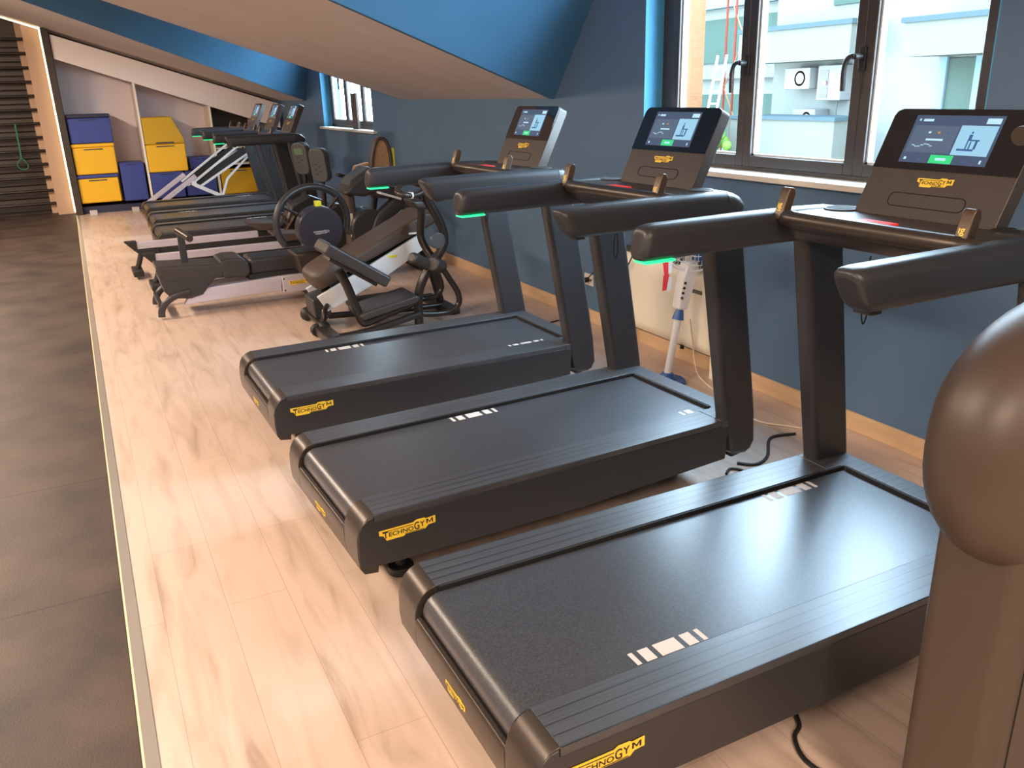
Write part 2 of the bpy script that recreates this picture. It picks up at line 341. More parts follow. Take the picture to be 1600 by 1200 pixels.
def text2d(txt):
    if txt not in _txt:
        cu = bpy.data.curves.new('lettering', 'FONT'); cu.body = txt; cu.size = 1.0; cu.offset = 0.018; cu.resolution_u = 4
        o = bpy.data.objects.new('lettering_source', cu); COL.objects.link(o)
        dg = bpy.context.evaluated_depsgraph_get(); me = bpy.data.meshes.new_from_object(o.evaluated_get(dg))
        vs = [(v.co.x, v.co.y) for v in me.vertices]; fs = [list(p.vertices) for p in me.polygons]
        bpy.data.objects.remove(o); bpy.data.curves.remove(cu); bpy.data.meshes.remove(me)
        x0 = min(v[0] for v in vs); x1 = max(v[0] for v in vs); y0 = min(v[1] for v in vs); y1 = max(v[1] for v in vs)
        _txt[txt] = ([((a - x0) / (x1 - x0), (b - y0) / (y1 - y0)) for a, b in vs], fs)
    return _txt[txt]
def put_text(bm, fr, txt, x0, x1, y0, y1, d, mi=0):
    vs, fs = text2d(txt); bv = [bm.verts.new(fr.p(x0 + a * (x1 - x0), y0 + b * (y1 - y0), d)) for a, b in vs]
    for f in fs: face(bm, [bv[i] for i in f], mi)
LOGO = [(0, .86), (.60, .86), (.655, 1), (.80, 1), (.84, .90), (1, .96), (1, .40), (.87, .36), (.81, .12), (.46, .12), (.42, 0), (.12, 0), (.07, .42), (0, .50)]
def logo(parent, fr, w, h, plate='yellow', ink='logo_black', lines=True):
    bm = NB(); fr.plate(bm, [(x * w, y * h) for x, y in LOGO], 0, 0.0015); pl = obj('logo_plate', bm, plate, parent)
    bm = NB(); d = 0.0022
    put_text(bm, fr, 'T', .06 * w, .155 * w, .20 * h, .70 * h, d)
    put_text(bm, fr, 'ECHNO', .165 * w, .60 * w, .26 * h, .60 * h, d)
    put_text(bm, fr, 'G', .612 * w, .705 * w, .24 * h, .84 * h, d)
    put_text(bm, fr, 'Y', .715 * w, .805 * w, .36 * h, .80 * h, d)
    xa, xb, ya, yb_ = .835 * w, .955 * w, .50 * h, .84 * h; k = .022 * w; xm = (xa + xb) / 2
    for q in ([(xa, ya), (xa + k, ya), (xa + k, yb_), (xa, yb_)], [(xb - k, ya), (xb, ya), (xb, yb_), (xb - k, yb_)],
              [(xa + k, yb_), (xa + k, yb_ - .12 * h), (xm, ya + .02 * h), (xm, ya + .14 * h)], [(xb - k, yb_), (xm, ya + .14 * h), (xm, ya + .02 * h), (xb - k, yb_ - .12 * h)]): fr.plate(bm, q, .0016, d)
    if lines:
        fr.rect(bm, .05 * w, .60 * w, .70 * h, .745 * h, .0016, d); fr.rect(bm, .44 * w, .79 * w, .16 * h, .20 * h, .0016, d)
    obj('lettering', bm, ink, pl)
    return pl

# ------------------------------------------------------------------ room shell
XW = 3.012
bm = NB(); box(bm, -0.075, 3.3, -4, 14.5, -0.12, 0); obj('floor', bm, 'wood', kind='structure')
bm = NB(); box(bm, -6, -0.105, -4, 15.2, -0.12, -0.002); obj('floor_rubber', bm, 'rubber', kind='structure')
bm = NB(); box(bm, -0.105, -0.0715, -4, 13.75, -0.12, 0.004); obj('trim_1', bm, 'trim', kind='structure')
bm = NB(); box(bm, -0.110, -0.104, -4, 13.75, -0.12, 0.005); obj('trim_2', bm, 'trim_edge', kind='structure')
# window wall with two openings
WA = (2.10, 4.24, 1.085, 2.64); WB = (9.33, 11.39, 1.135, 2.50)
bm = NB()
ys = [-4, WA[0], WA[1], WB[0], WB[1], 14.5]
for i in range(5):
    if i in (1, 3):
        o_ = WA if i == 1 else WB
        box(bm, XW, 3.26, ys[i], ys[i + 1], -0.1, o_[2]); box(bm, XW, 3.26, ys[i], ys[i + 1], o_[3], 3.2)
    else: box(bm, XW, 3.26, ys[i], ys[i + 1], -0.1, 3.2)
bmesh.ops.remove_doubles(bm, verts=bm.verts, dist=1e-5)
obj('wall_right', bm, 'wall_blue', kind='structure')
# window reveals: thin overlay of wall paint, brightened in colour as if daylit
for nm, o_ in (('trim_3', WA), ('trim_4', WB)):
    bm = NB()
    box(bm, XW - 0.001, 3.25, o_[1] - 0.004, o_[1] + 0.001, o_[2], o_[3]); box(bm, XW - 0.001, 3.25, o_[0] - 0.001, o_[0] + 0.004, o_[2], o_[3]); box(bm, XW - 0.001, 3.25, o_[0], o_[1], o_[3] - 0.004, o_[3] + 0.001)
    obj(nm, bm, 'reveal_lit_blue', kind='structure')
bm = NB(); box(bm, 2.998, XW, -4, 13.78, 0, 0.088); obj('baseboard_right', bm, 'base', kind='structure', bevel=0.003)
# sloped roof slabs and dormer cheeks
ZS = lambda x: 1.47 + 0.335 * (XW - x)
def slope(name, pts):
    bm = NB(); slab(bm, [(x, y, ZS(x)) for x, y in pts], (0.335, 0, 1), 0.12); obj(name, bm, 'ceiling', kind='structure')
slope('ceiling_slope_1', [(XW + .05, 5.315), (-1.56, 3.909), (-1.56, 8.33), (XW + .05, 8.33)])
slope('ceiling_slope_2', [(XW + .05, 12.30), (-0.20, 10.65), (-1.56, 9.96), (-1.56, 14.6), (XW + .05, 14.6)])
bm = NB(); slab(bm, [(XW, 5.295, ZS(XW) - .004), (-1.55, 3.884, 2.996), (XW, 3.96, 3.0)], (0, 1, 0), 0.05); obj('wall_cheek_1', bm, 'cheek_blue', kind='structure')
bm = NB(); slab(bm, [(XW, 12.25, ZS(XW) - .004), (-0.20, 10.615, ZS(-0.2) - .004), (-1.55, 9.93, 2.996), (XW, 11.05, 3.0)], (0, 1, 0), 0.05); obj('wall_cheek_2', bm, 'cheek_blue', kind='structure')
bm = NB(); slab(bm, [(XW, 8.34, ZS(XW)), (-1.55, 8.34, 3.0), (XW, 8.34, 3.0)], (0, -1, 0), 0.05); obj('wall_cheek_3', bm, 'cheek_blue', kind='structure')
bm = NB(); box(bm, -6, 3.26, -4, 15.2, 3.0, 3.10); obj('ceiling', bm, 'ceiling', kind='structure')
bm = NB(); box(bm, -6.1, -6, -4, 15.2, -0.1, 3.1); obj('wall_left', bm, 'ceiling', kind='structure')
bm = NB(); box(bm, -6, 3.26, -4.1, -4, -0.1, 3.1); obj('wall_front', bm, 'ceiling', kind='structure')
bm = NB(); box(bm, -6, 3.26, 14.40, 14.5, -0.1, 3.1); obj('wall_back', bm, 'darkbrown', kind='structure')
# pier with LED light beside the shelving
bm = NB(); box(bm, -0.42, -0.10, 14.30, 14.42, 0, 2.62); obj('wall_lit_end', bm, 'peach_lit', kind='structure')  # end of the dark back wall, coloured peach to show LED light on it
bm = NB(); box(bm, -0.335, -0.10, 14.02, 14.31, 0, 2.60); obj('trim_5', bm, 'peach_lit', kind='structure')
bm = NB(); box(bm, -0.105, -0.015, 13.74, 14.42, 0, 2.50); obj('trim_6', bm, 'darkbrown', kind='structure')
bm = NB(); box(bm, -0.128, -0.106, 13.93, 13.955, 0.03, 2.52)
tag(obj('light_strip', bm, 'led_warm'), 'glowing warm white vertical light strip beside the wall bars, floor to ceiling', 'light strip')
bm = NB(); obox(bm, (-0.62, 13.90, 2.665), (1, 0, -0.335), (0, 1, 0), (0.335, 0, 1), 1.05, 0.02, 0.02)
tag(obj('light_strip', bm, 'led_warm'), 'glowing warm light strip running up along the ceiling above the wall bars', 'light strip')

# ------------------------------------------------------------------ windows
def window(idx, o_, xf, panes, sillz, handles, sill_y):
    root = structroot('window_%d' % idx)
    y0, y1, z0, z1 = o_
    bm = NB(); box(bm, xf, xf + .07, y1 - .145, y1 - .004, z0, z1); box(bm, xf, xf + .07, y0 + .004, y0 + .06, z0, z1)
    box(bm, xf, xf + .07, y0, y1, z0, z0 + .045); box(bm, xf, xf + .07, y0, y1, z1 - .07, z1)
    obj('outer_frame', bm, 'alu_dark', root, bevel=.004)
    for (a, b) in panes:
        bm = NB(); f = .055; zb = z0 + .04; zt = z1 - .06
        box(bm, xf - .018, xf + .05, a, a + f, zb, zt); box(bm, xf - .018, xf + .05, b - f, b, zb, zt)
        box(bm, xf - .018, xf + .05, a + f, b - f, zb, zb + .055); box(bm, xf - .018, xf + .05, a + f, b - f, zt - .055, zt)
        s = obj('sash', bm, 'alu_dark', root, bevel=.005)
        bm = NB(); g = .010
        for (p, q, r, t) in ((a + f, a + f + g, zb + .055, zt - .055), (b - f - g, b - f, zb + .055, zt - .055), (a + f, b - f, zb + .055, zb + .055 + g)): box(bm, xf + .0, xf + .022, p, q, r, t)
        obj('glazing_bead', bm, 'alu_white', s)
        bm = NB(); box(bm, xf + .024, xf + .030, a + f, b - f, zb + .055, zt - .055); obj('pane', bm, 'glass', s)
    for (hy, hz) in handles:
        bm = NB(); box(bm, xf - .028, xf - .016, hy - .018, hy + .018, hz - .05, hz + .05)
        cyl(bm, (xf - .03, hy, hz + .01), (xf - .075, hy, hz + .01), .012)
        tube(bm, [(xf - .07, hy, hz + .015), (xf - .078, hy + .03, hz + .005), (xf - .08, hy + .045, hz - .04), (xf - .078, hy + .045, hz - .13)], .011, 10, smooth=5)
        obj('handle', bm, 'black', root, bevel=.003)
    bm = NB(); box(bm, XW - .045, xf + .01, sill_y[0], sill_y[1], sillz - .028, sillz); obj('window_sill', bm, 'sill', root, bevel=.004)
window(1, WA, 3.135, [(2.165, 2.775), (2.775, 3.50), (3.50, 4.12)], 1.105, [(2.775, 1.62), (3.50, 1.62)], (2.06, 4.20))
window(2, WB, 3.12, [(9.40, 9.95), (9.95, 10.62), (10.62, 11.26)], 1.145, [(10.62, 1.72)], (9.22, 11.48))

# ------------------------------------------------------------------ treadmill
TG = 'treadmills by the window wall'
def make_treadmill():
    t = thing('treadmill', 'x', 'treadmill', (0, 0, 0), 0)
    Wd = .52; A = -.133; D = .655; ZT = .324
    # side rails (stand-on strips)
    for v0, v1 in ((A, 0), (Wd, D)):
        bm = NB(); box(bm, 0, 1.40, v0, v1, ZT - .022, ZT); obj('side_rail', bm, 'rail', t, bevel=.003)
    # side panels with rounded rear corner
    side = [(0, ZT - .004), (-.022, .314), (-.042, .297), (-.054, .274), (-.058, .24), (-.060, .172), (-.050, .152), (-.02, .146), (.10, .142), (.75, .134), (1.43, .160), (1.44, ZT - .022), (0, ZT - .022)]
    for v0, v1 in ((A + .001, A + .03), (D - .03, D - .001)):
        bm = NB(); prism(bm, side, 'y', v0, v1); obj('side_panel', bm, 'frame', t, bevel=.004)
    # rear cap
    arc = [(.004, ZT + .001), (-.018, .318), (-.038, .303), (-.052, .28), (-.060, .25), (-.062, .19), (-.058, .150), (-.045, .128), (0.0, .122), (.004, .15)]
    bm = NB(); prism(bm, arc, 'y', A + .004, -.002); prism(bm, arc, 'y', Wd + .002, D - .004)
    low = [(-.046, .246), (-.056, .244), (-.062, .235), (-.062, .19), (-.058, .150), (-.045, .128), (-.02, .124), (-.02, .23)]
    prism(bm, low, 'y', -.003, Wd + .003); obj('rear_cap', bm, 'cap', t, bevel=.003)
    # belt
    top = [(1.468, .305), (1.468, .320)]
    bp = [(1.468, .30), (1.470, .3195)]
    prof = [(1.462, .3105)]
    for i in range(13):
        a = PI / 2 + PI * i / 12; prof.append((.008 + .050 * math.cos(a), .2605 + .050 * math.sin(a)))
    prof += [(1.462, .2105)]
    bm = NB(); prism(bm, prof, 'y', .010, Wd - .010); obj('running_belt', bm, 'belt', t, angle=50)
    for (u0, v0, v1) in ((.287, .014, .058), (1.100, .462, .506)):
        bm = NB(); x = u0
        x = 0
        for w_ in (.012, .028, .062, .028, .012): box(bm, x, x + w_, v0, v1, .3100, .3112); x += w_ + .0145
        obj('belt_marking', bm, 'mark', t, loc=(u0, 0, 0))
    # inner chassis, dark gap and front frame
    bm = NB(); box(bm, .02, 1.44, A + .028, D - .028, .16, .215); box(bm, .01, 1.47, .0, .006, .205, .312); box(bm, .01, 1.472, Wd - .007, Wd - .0005, .205, .3225); box(bm, 1.465, 1.4745, .02, Wd - .02, .2, .3225)
    obj('chassis', bm, 'gap', t)
    bm = NB(); h = .5 * (D - A)
    outer = [(1.40, A)] + [(1.555 - .03 + .03 * math.cos(math.radians(a)), A + .03 + .03 * math.sin(math.radians(a))) for a in (-90, -60, -30, 0)] + [(1.555 - .03 + .03 * math.cos(math.radians(a)), D - .03 + .03 * math.sin(math.radians(a))) for a in (0, 30, 60, 90)] + [(1.40, D)]
    inner = [(1.40, Wd)] + [(1.475 - .02 + .02 * math.cos(math.radians(a)), Wd - .02 + .02 * math.sin(math.radians(a))) for a in (90, 45, 0)] + [(1.475 - .02 + .02 * math.cos(math.radians(a)), .02 + .02 * math.sin(math.radians(a))) for a in (0, -45, -90)] + [(1.40, 0)]
    ring = outer + inner
    prism(bm, ring, 'z', ZT - .03, ZT + .0005); obj('front_frame', bm, 'rail', t, bevel=.003)
    bm = NB(); prism(bm, [(1.47, .30), (1.545, .30), (1.535, .16), (1.47, .15)], 'y', A + .01, D - .01); obj('front_cover', bm, 'frame', t, bevel=.008)
    for (fu, fv) in ((.13, .03), (.13, .50), (1.38, .16), (1.38, .38)):
        bm = NB(); cyl(bm, (fu, fv, 0.001), (fu, fv, .030), .045); cyl(bm, (fu, fv, .03), (fu, fv, .17), .018); obj('foot', bm, 'black', t, bevel=.004)
    # uprights
    up = [(1.452, .185), (1.462, .168), (1.535, .158), (1.562, .170), (1.582, .205), (1.572, .33), (1.444, 1.105), (1.286, 1.105), (1.418, .33)]
    for v0, v1 in ((A - .003, A + .068), (D - .068, D + .003)):
        bm = NB(); prism(bm, up, 'y', v0, v1); obj('upright', bm, 'frame', t, bevel=.022, seg=5)
    # handrails: padded rail, rounded tip, end cap
    sec = rrect(.082, .100, .029, 5)
    for vc, far in ((-.088, 0), (.608, 1)):
        pts = [(.690, vc, 1.134), (.692, vc, 1.134), (.698, vc, 1.135), (.708, vc, 1.135), (.730, vc, 1.136), (1.05, vc, 1.138), (1.25, vc, 1.137), (1.375, vc, 1.133)]
        bm = NB(); sweep(bm, pts, sec, scales=[.55, .76, .90, .975, 1, 1, 1.0, 1.0]); r = obj('handrail', bm, 'pad', t, angle=60)
        for v in r.data.vertices:
            if v.co.x < .76: v.co.x += (1.18 - v.co.z) * (.50 if not far else -.22) * min(1, (.80 - v.co.x) / .08)
        bm = NB(); sweep(bm, [(1.376, vc, 1.1325), (1.40, vc, 1.130), (1.425, vc, 1.122), (1.445, vc, 1.11), (1.458, vc, 1.095)], sec, scales=[.985, .97, .90, .76, .45]); obj('end_cap', bm, 'frame', r, angle=60)
        if far:
            bm = NB(); box(bm, .682, .785, vc - .038, vc + .020, 1.082, 1.0895); obj('light_bar', bm, 'green_led', r, bevel=.004)
            bm = NB(); bm.free()
        else:
            bm = NB(); box(bm, .757, .790, vc - .022, vc + .022, 1.081, 1.090); obj('tip_button', bm, 'black', r)
    # dashboard between the rails, front grip bar
    dash = [(1.165, 1.160), (1.175, 1.178), (1.25, 1.180), (1.44, 1.176), (1.46, 1.15), (1.44, 1.09), (1.34, 1.070), (1.22, 1.10), (1.17, 1.135)]
    bm = NB(); prism(bm, dash, 'y', -.062, .582); obj('dashboard', bm, 'console', t, bevel=.008, seg=3)
    bm = NB(); tube(bm, catm([(1.20, -.075, 1.158), (1.16, -.035, 1.168), (1.145, .03, 1.170), (1.143, .26, 1.170), (1.145, .49, 1.170), (1.16, .555, 1.168), (1.20, .595, 1.158)], 5), .021, 12, ry=.024); obj('front_grip', bm, 'cap', t, angle=60)
    bm = NB(); box(bm, 1.172, 1.218, .215, .325, 1.180, 1.188); obj('emergency_stop', bm, 'red', t, bevel=.003)
    for v0, v1 in ((.075, .165), (.38, .47)):
        bm = NB(); box(bm, 1.172, 1.200, v0, v1, 1.179, 1.1835); obj('hand_sensor', bm, 'grey', t, bevel=.002)
    for cvv in (.0, .53):
        bm = NB(); cyl(bm, (1.355, cvv, 1.170), (1.355, cvv, 1.1835), .050, n=28); cyl(bm, (1.355, cvv, 1.1836), (1.355, cvv, 1.1842), .043, n=28, mi=1); obj('cup_holder', bm, ['frame', 'gap'], t)
    for lv in (.565, -.012):
        bm = NB(); prism(bm, [(1.135, 1.165), (1.165, 1.160), (1.190, 1.235), (1.183, 1.252), (1.166, 1.254), (1.158, 1.240)], 'y', lv - .017, lv + .017); l = obj('speed_lever', bm, 'brown', t, bevel=.005)
        fr = Frame((1.1465, lv + .008, 1.192), (0, -1, 0), (.30, 0, 1)); bm = NB(); put_text(bm, fr, '\u0131g', 0, .016, 0, .018, .004); fr.rect(bm, 0, .017, -.004, -.002, .003, .004); obj('emblem', bm, 'yellow', l)
    # console
    O = Vector((1.352, .487, 1.165)); ey = Vector((.441, 0, .898)); fr = Frame(O, (0, -1, 0), ey); Wc = .437; Hc = .325
    bm = NB()
    shape = [(0, 0), (Wc, 0), (Wc, Hc - .022), (Wc - .006, Hc - .007), (Wc - .022, Hc), (.022, Hc), (.006, Hc - .007), (0, Hc - .022)]
    fr.plate(bm, shape, -.048, 0); c = obj('console', bm, 'console', t, bevel=.004)
    s0 = .150
    bm = NB(); fr.plate(bm, [(.001, s0), (Wc - .001, s0), (Wc - .001, Hc - .022), (Wc - .007, Hc - .008), (Wc - .022, Hc - .001), (.022, Hc - .001), (.007, Hc - .008), (.001, Hc - .022)], .0002, .0022); obj('console_glass', bm, 'glass_black', c)
    bm = NB(); X0, X1, Y0, Y1 = .078, .340, .170, .306; w = X1 - X0; h = Y1 - Y0
    q = lambda a, b: (X0 + a * w, Y0 + b * h)
    def r(a0, a1, b0, b1, mi, dd): fr.rect(bm, X0 + a0 * w, X0 + a1 * w, Y0 + b0 * h, Y0 + b1 * h, .0023, .0023 + dd, mi)
    r(0, 1, 0, 1, 0, .0005); r(0.03, .55, .22, .78, 1, .0008); r(.57, .97, .20, .80, 2, .0008)
    r(.05, .07, .88, .92, 3, .001); r(.10, .22, .87, .92, 3, .001); r(.82, .97, .84, .95, 3, .001)
    r(.36, .62, 0.01, .18, 4, .001); r(.43, .55, .07, .12, 3, .0013)
    r(.22, .42, .47, .51, 3, .001)
    for k in (.22, .33, .44): r(k, k + .03, .62, .66, 6 if k == .33 else 5 if k > .4 else 3, .001)
    for k in range(7): r(.08 + k * .035, .115 + k * .035, .36 - .015 * math.sin(k * 1.1) * 2, .375 - .015 * math.sin(k * 1.1) * 2, 3, .001)
    r(.05, .08, .06, .11, 3, .001); r(.92, .94, .05, .12, 3, .001); r(.22, .27, .06, .09, 5, .001); r(.72, .77, .06, .09, 5, .001)
    # little treadmill and runner drawn in the picture
    r(.62, .80, .29, .33, 5, .0012); r(.79, .815, .33, .50, 5, .0012); r(.72, .83, .49, .52, 5, .0012); r(.70, .735, .50, .62, 5, .0012); r(.71, .73, .64, .68, 5, .0012); r(.70, .715, .33, .50, 5, .0012); r(.735, .75, .33, .48, 5, .0012)
    obj('screen', bm, ['ui_bg', 'ui_panel', 'ui_img', 'ui_white', 'ui_green', 'ui_blue', 'ui_orange'], c)
    logo(c, Frame(fr.p(.165, .104, .0005), fr.ex, fr.ey), .108, .028)
    bm = NB(); pth = []
    for a in rrect(.235, .038, .017, 5): pth.append(fr.p(.215 + a[0], .064 + a[1], .0006))
    tube(bm, pth, .0013, 6, closed=True, up=fr.n); obj('tray_slot', bm, 'gap', c)
    bm = NB(); fr.rect(bm, .20, .225, .006, .010, 0, .003); fr.rect(bm, .33, .36, .006, .014, 0, .004); obj('port_cover', bm, 'gap', c)
    bm = NB(); tube(bm, [(1.18, .26, 1.10), (1.18, .262, 1.03), (1.172, .263, .955), (1.18, .26, .915), (1.188, .257, .955), (1.181, .26, 1.03)], .0022, 6, smooth=4); obj('safety_cord', bm, 'gap', t)
    # logos on the side and on the rear face
    logo(t, Frame((.010, A - .0005, .228), (1, 0, 0), (0, 0, 1)), .19, .044)
    logo(t, Frame((-.0625, .315, .176), (0, -1, 0), (0, 0, 1)), .115, .026)
    return t
tm = make_treadmill()
tm.location = (.646, 1.274, 0); tm.rotation_euler = (0, 0, .0011)
tag(tm, 'black treadmill nearest the viewer, its whole belt in view with window glare on it', 'treadmill', 'treadmills')
t2 = dup(tm, (.622, 2.3785, 0), .0388, 'black treadmill standing in front of the standing fan, middle of the three close ones')
t3 = dup(tm, (.632, 3.603, 0), .0147, 'black treadmill standing just in front of the inclined bench, third from the viewer')
t4 = dup(tm, (.650, 8.93, 0), 0.0, 'black treadmill in the far row, closest to the rowing machines')
t5 = dup(tm, (.690, 10.00, 0), 0.0, 'black treadmill in the far row, standing between the two others there')
dup(tm, (.720, 11.20, 0), 0.0, 'black treadmill in the far row, closest to the storage shelves and coloured blocks')

def marks(tr, near, far):
    a = [c for c in kids(tr) if c.name.startswith('belt_marking')]
    a.sort(key=lambda c: c.data.vertices[0].co.y); a[0].location.x = near; a[1].location.x = far
    if near > 1.28:     # the belt has carried part of this marking round the front roller
        me = a[0].data.copy(); bm = bmesh.new(); bm.from_mesh(me)
        bmesh.ops.delete(bm, geom=[v for v in bm.verts if v.co.x + near > 1.462 and v.co.x > .115], context='VERTS')
        bm.to_mesh(me); bm.free(); a[0].data = me
marks(t2, 1.345, .551); marks(t3, 1.173, .347); marks(t4, .05, .90); marks(t5, 1.1, .28)

# foreground machine cut by the frame edge
t = thing('exercise_machine', 'tall brown machine post with a bulging rounded shoulder, closest to the viewer', 'exercise machine', (1.42, .80, 0))
bm = NB()
prism(bm, [(-.118, 0.0), (-.118, .86), (.24, .86), (.24, 0.0)], 'y', -.09, .09); obj('column', bm, 'pod', t, bevel=.035, seg=6)
bm = NB(); ball(bm, (.17, 0, .930), (.385, .17, .272), 48, 28, power=.88); obj('shoulder', bm, 'pod', t, angle=80)
bm = NB(); pth = []
def sp_(v): return math.copysign(abs(v) ** .88, v)
for i in range(30):
    th = math.radians(78 - 128 * i / 29); ph = math.radians(232)
    pth.append((.17 + .3855 * sp_(math.cos(th)) * sp_(math.cos(ph)), .1705 * sp_(math.cos(th)) * sp_(math.sin(ph)), .930 + .2725 * sp_(math.sin(th))))
tube(bm, pth, .0016, 6); tube(bm, [(-.06, -.0905, 0), (-.06, -.0905, .80)], .0016, 6); obj('seam', bm, 'gap', t)
bm = NB(); cyl(bm, (.14, 0, 1.15), (.14, 0, 1.203), .066, n=32); cyl(bm, (.14, 0, 1.2032), (.14, 0, 1.2036), .058, n=32, mi=1); obj('cup_holder', bm, ['frame', 'gap'], t)
bm = NB(); tube(bm, [(.20, .05, 1.10), (.42, .08, 1.25), (.46, .07, 1.40), (.36, .05, 1.465), (.15, .03, 1.468), (0, .02, 1.464), (-.155, .02, 1.455)], .0145, 12, smooth=6); obj('grip', bm, 'cap', t)

# ------------------------------------------------------------------ rowing machines
def make_rower():
    t = thing('rowing_machine', 'x', 'rowing machine', (0, 0, 0), 0, 'rowing machines')
    z = .26
    bm = NB(); box(bm, .36, 1.75, -.035, .035, z - .03, z + .03); obj('rail', bm, 'alu', t, bevel=.005)
    bm = NB(); box(bm, .50, 1.75, -.032, .032, z - .085, z - .031); obj('under_rail', bm, 'black', t, bevel=.004)
    bm = NB(); prism(bm, [(.27, z + .045), (.375, z + .045), (.375, z - .03), (.56, z - .035), (.56, z - .085), (.41, z - .10), (.345, z - .04)], 'y', -.045, .045); obj('end_bracket', bm, 'black', t, bevel=.006)
    bm = NB(); tube(bm, [(.40, 0, z - .07), (.37, 0, .10), (.345, 0, .045)], .024, 10, smooth=4); box(bm, .30, .39, -.17, .17, .003, .05); obj('rear_foot', bm, 'black', t, bevel=.008)
    bm = NB(); prism(bm, [(1.36, z + .125), (1.70, z + .10), (1.69, z + .075), (1.60, z + .045), (1.47, z + .045), (1.375, z + .10)], 'y', -.14, .14); obj('seat', bm, 'uph_brown', t, bevel=.012, seg=3)
    bm = NB(); box(bm, 1.46, 1.62, -.06, .06, z - .02, z + .05)
    for sx in (1.48, 1.60): cyl(bm, (sx, -.07, z + .02), (sx, .07, z + .02), .018)
    obj('carriage', bm, 'black', t)
    bm = NB(); prism(bm, [(1.72, .03), (1.72, .36), (1.80, .52), (1.98, .60), (2.16, .52), (2.24, .34), (2.20, .10), (2.10, .03)], 'y', -.10, .10); obj('flywheel_housing', bm, 'frame', t, bevel=.03, seg=4)
    bm = NB(); tube(bm, [(1.98, 0, .55), (1.985, 0, .78), (1.99, 0, .88)], .022, 10); obj('console_post', bm, 'steel_blk', t)
    bm = NB(); fr = Frame((1.99, -.0, .80), (.55, -.83, 0), (-.1, 0, 1)); fr.plate(bm, [(a, b + .14) for a, b in rrect(.19, .30, .07, 6)], -.035, .035); c = obj('console', bm, 'facegrey', t, bevel=.012, seg=3)
    bm = NB(); fr.plate(bm, [(a, b + .21) for a, b in rrect(.11, .06, .015, 3)], .0352, .037); obj('display', bm, 'lcd', c)
    bm = NB()
    for k in range(5): fr.plate(bm, [(a * 1 + (.02 if k % 2 else -.025), b + .15 - k * .022) for a, b in rrect(.03, .008, .003, 2)], .0352, .037)
    obj('button', bm, 'black', c)
    bm = NB(); cyl(bm, (1.70, -.16, z + .14), (1.70, .16, z + .14), .016); tube(bm, [(1.70, 0, z + .14), (1.85, 0, .42)], .006, 8); obj('pull_handle', bm, 'brown', t)
    for s in (-1, 1):
        bm = NB(); obox(bm, (1.74, s * .13, z + .07), (.6, 0, .8), (0, 1, 0), (-.8, 0, .6), .22, .09, .015); obj('footplate', bm, 'brown', t, bevel=.004)
    bm = NB(); box(bm, 1.85, 1.95, -.22, .22, .003, .04); obj('front_foot', bm, 'black', t, bevel=.008)
    return t
rw = make_rower(); rw.location = (0, 8.42, .025)
rw['label'] = 'rowing machine with a silver rail, the one right beside the far row of treadmills'
r2 = dup(rw, (.10, 7.80, 0), None, 'rowing machine with a silver rail, partly behind the round wheel and the padded machine')
r2['group'] = rw['group']
for c in kids(r2):
    if c.name.startswith('console'): c.location.x -= .09
    if c.name.startswith('console') and not c.name.startswith('console_post'):
        for k in kids(c):
            if k.name.startswith('display'): bpy.data.objects.remove(k)

# ------------------------------------------------------------------ padded sled machine with the round wheel
t = thing('hand_ergometer', 'low padded exercise machine with silver beam and a big upright ring wheel', 'exercise machine', (1.0, 6.75, 0))
X = 1.0; Y = 6.75
def sh(pts): return [(a - X, b) for a, b in pts]
bm = NB(); prism(bm, sh([(.62, .190), (1.29, .215), (1.275, .100), (.55, .083)]), 'y', -.15, -.09); prism(bm, sh([(.62, .190), (1.29, .215), (1.275, .100), (.55, .083)]), 'y', .09, .15); obj('side_beam', bm, 'alu', t, bevel=.006)
bm = NB(); box(bm, .285, .545, -.165, .165, .080, .215); b = obj('end_block', bm, 'alu', t, bevel=.008)
logo(b, Frame((.335, -.1655, .135), (1, 0, 0), (0, 0, 1)), .16, .04)
bm = NB()
for k in range(4): cyl(bm, (.30 + .23 * (k % 2), -.165, .10 + .09 * (k // 2)), (.30 + .23 * (k % 2), -.168, .10 + .09 * (k // 2)), .006, n=10)
obj('bolt', bm, 'steel_blk', b)
bm = NB(); prism(bm, sh([(.40, .305), (.86, .285), (.78, .25), (.69, .15), (.60, .13), (.47, .145), (.425, .20)]), 'y', -.17, .14); obj('end_bracket', bm, 'frame', t, bevel=.01)
leg = catm([(.60, 0, .185), (.50, 0, .165), (.42, 0, .12), (.385, 0, .065), (.378, 0, .02)], 5)
for yy in (-.165, .30):
    bm = NB(); sweep(bm, [(p.x - X, yy, p.z) for p in leg], rrect(.05, .062, .02, 3), scales=[.8] * len(leg)); obj('leg', bm, 'frame', t, angle=50)
bm = NB(); box(bm, .37 - X, .40 - X, -.165, .30, .08, .12); obj('cross_tube', bm, 'black', t, bevel=.006)
bm = NB(); prism(bm, sh([(.385, .392), (.86, .362), (.86, .255), (.43, .285)]), 'y', -.17, .15); obj('seat_pad', bm, 'uph', t, bevel=.018, seg=4)
bm = NB(); prism(bm, sh([(.835, .385), (.90, .400), (1.00, .395), (1.05, .345), (1.06, .28), (1.02, .240), (.85, .25)]), 'y', -.175, .155); obj('front_pad', bm, 'uph', t, bevel=.02, seg=4)
bm = NB(); box(bm, .06, .52, -.12, .17, .24, .370); obj('tunnel_cover', bm, 'frame', t, bevel=.03, seg=4)
bm = NB(); box(bm, .05, .50, .06, .12, .19, .25); box(bm, .05, .50, -.12, -.06, .205, .25); obj('carriage_rail', bm, 'black', t)
bm = NB(); box(bm, .611 - X - .025, .611 - X + .025, -.02, .02, .37, .60); obj('peg_post', bm, 'frame', t, bevel=.006)
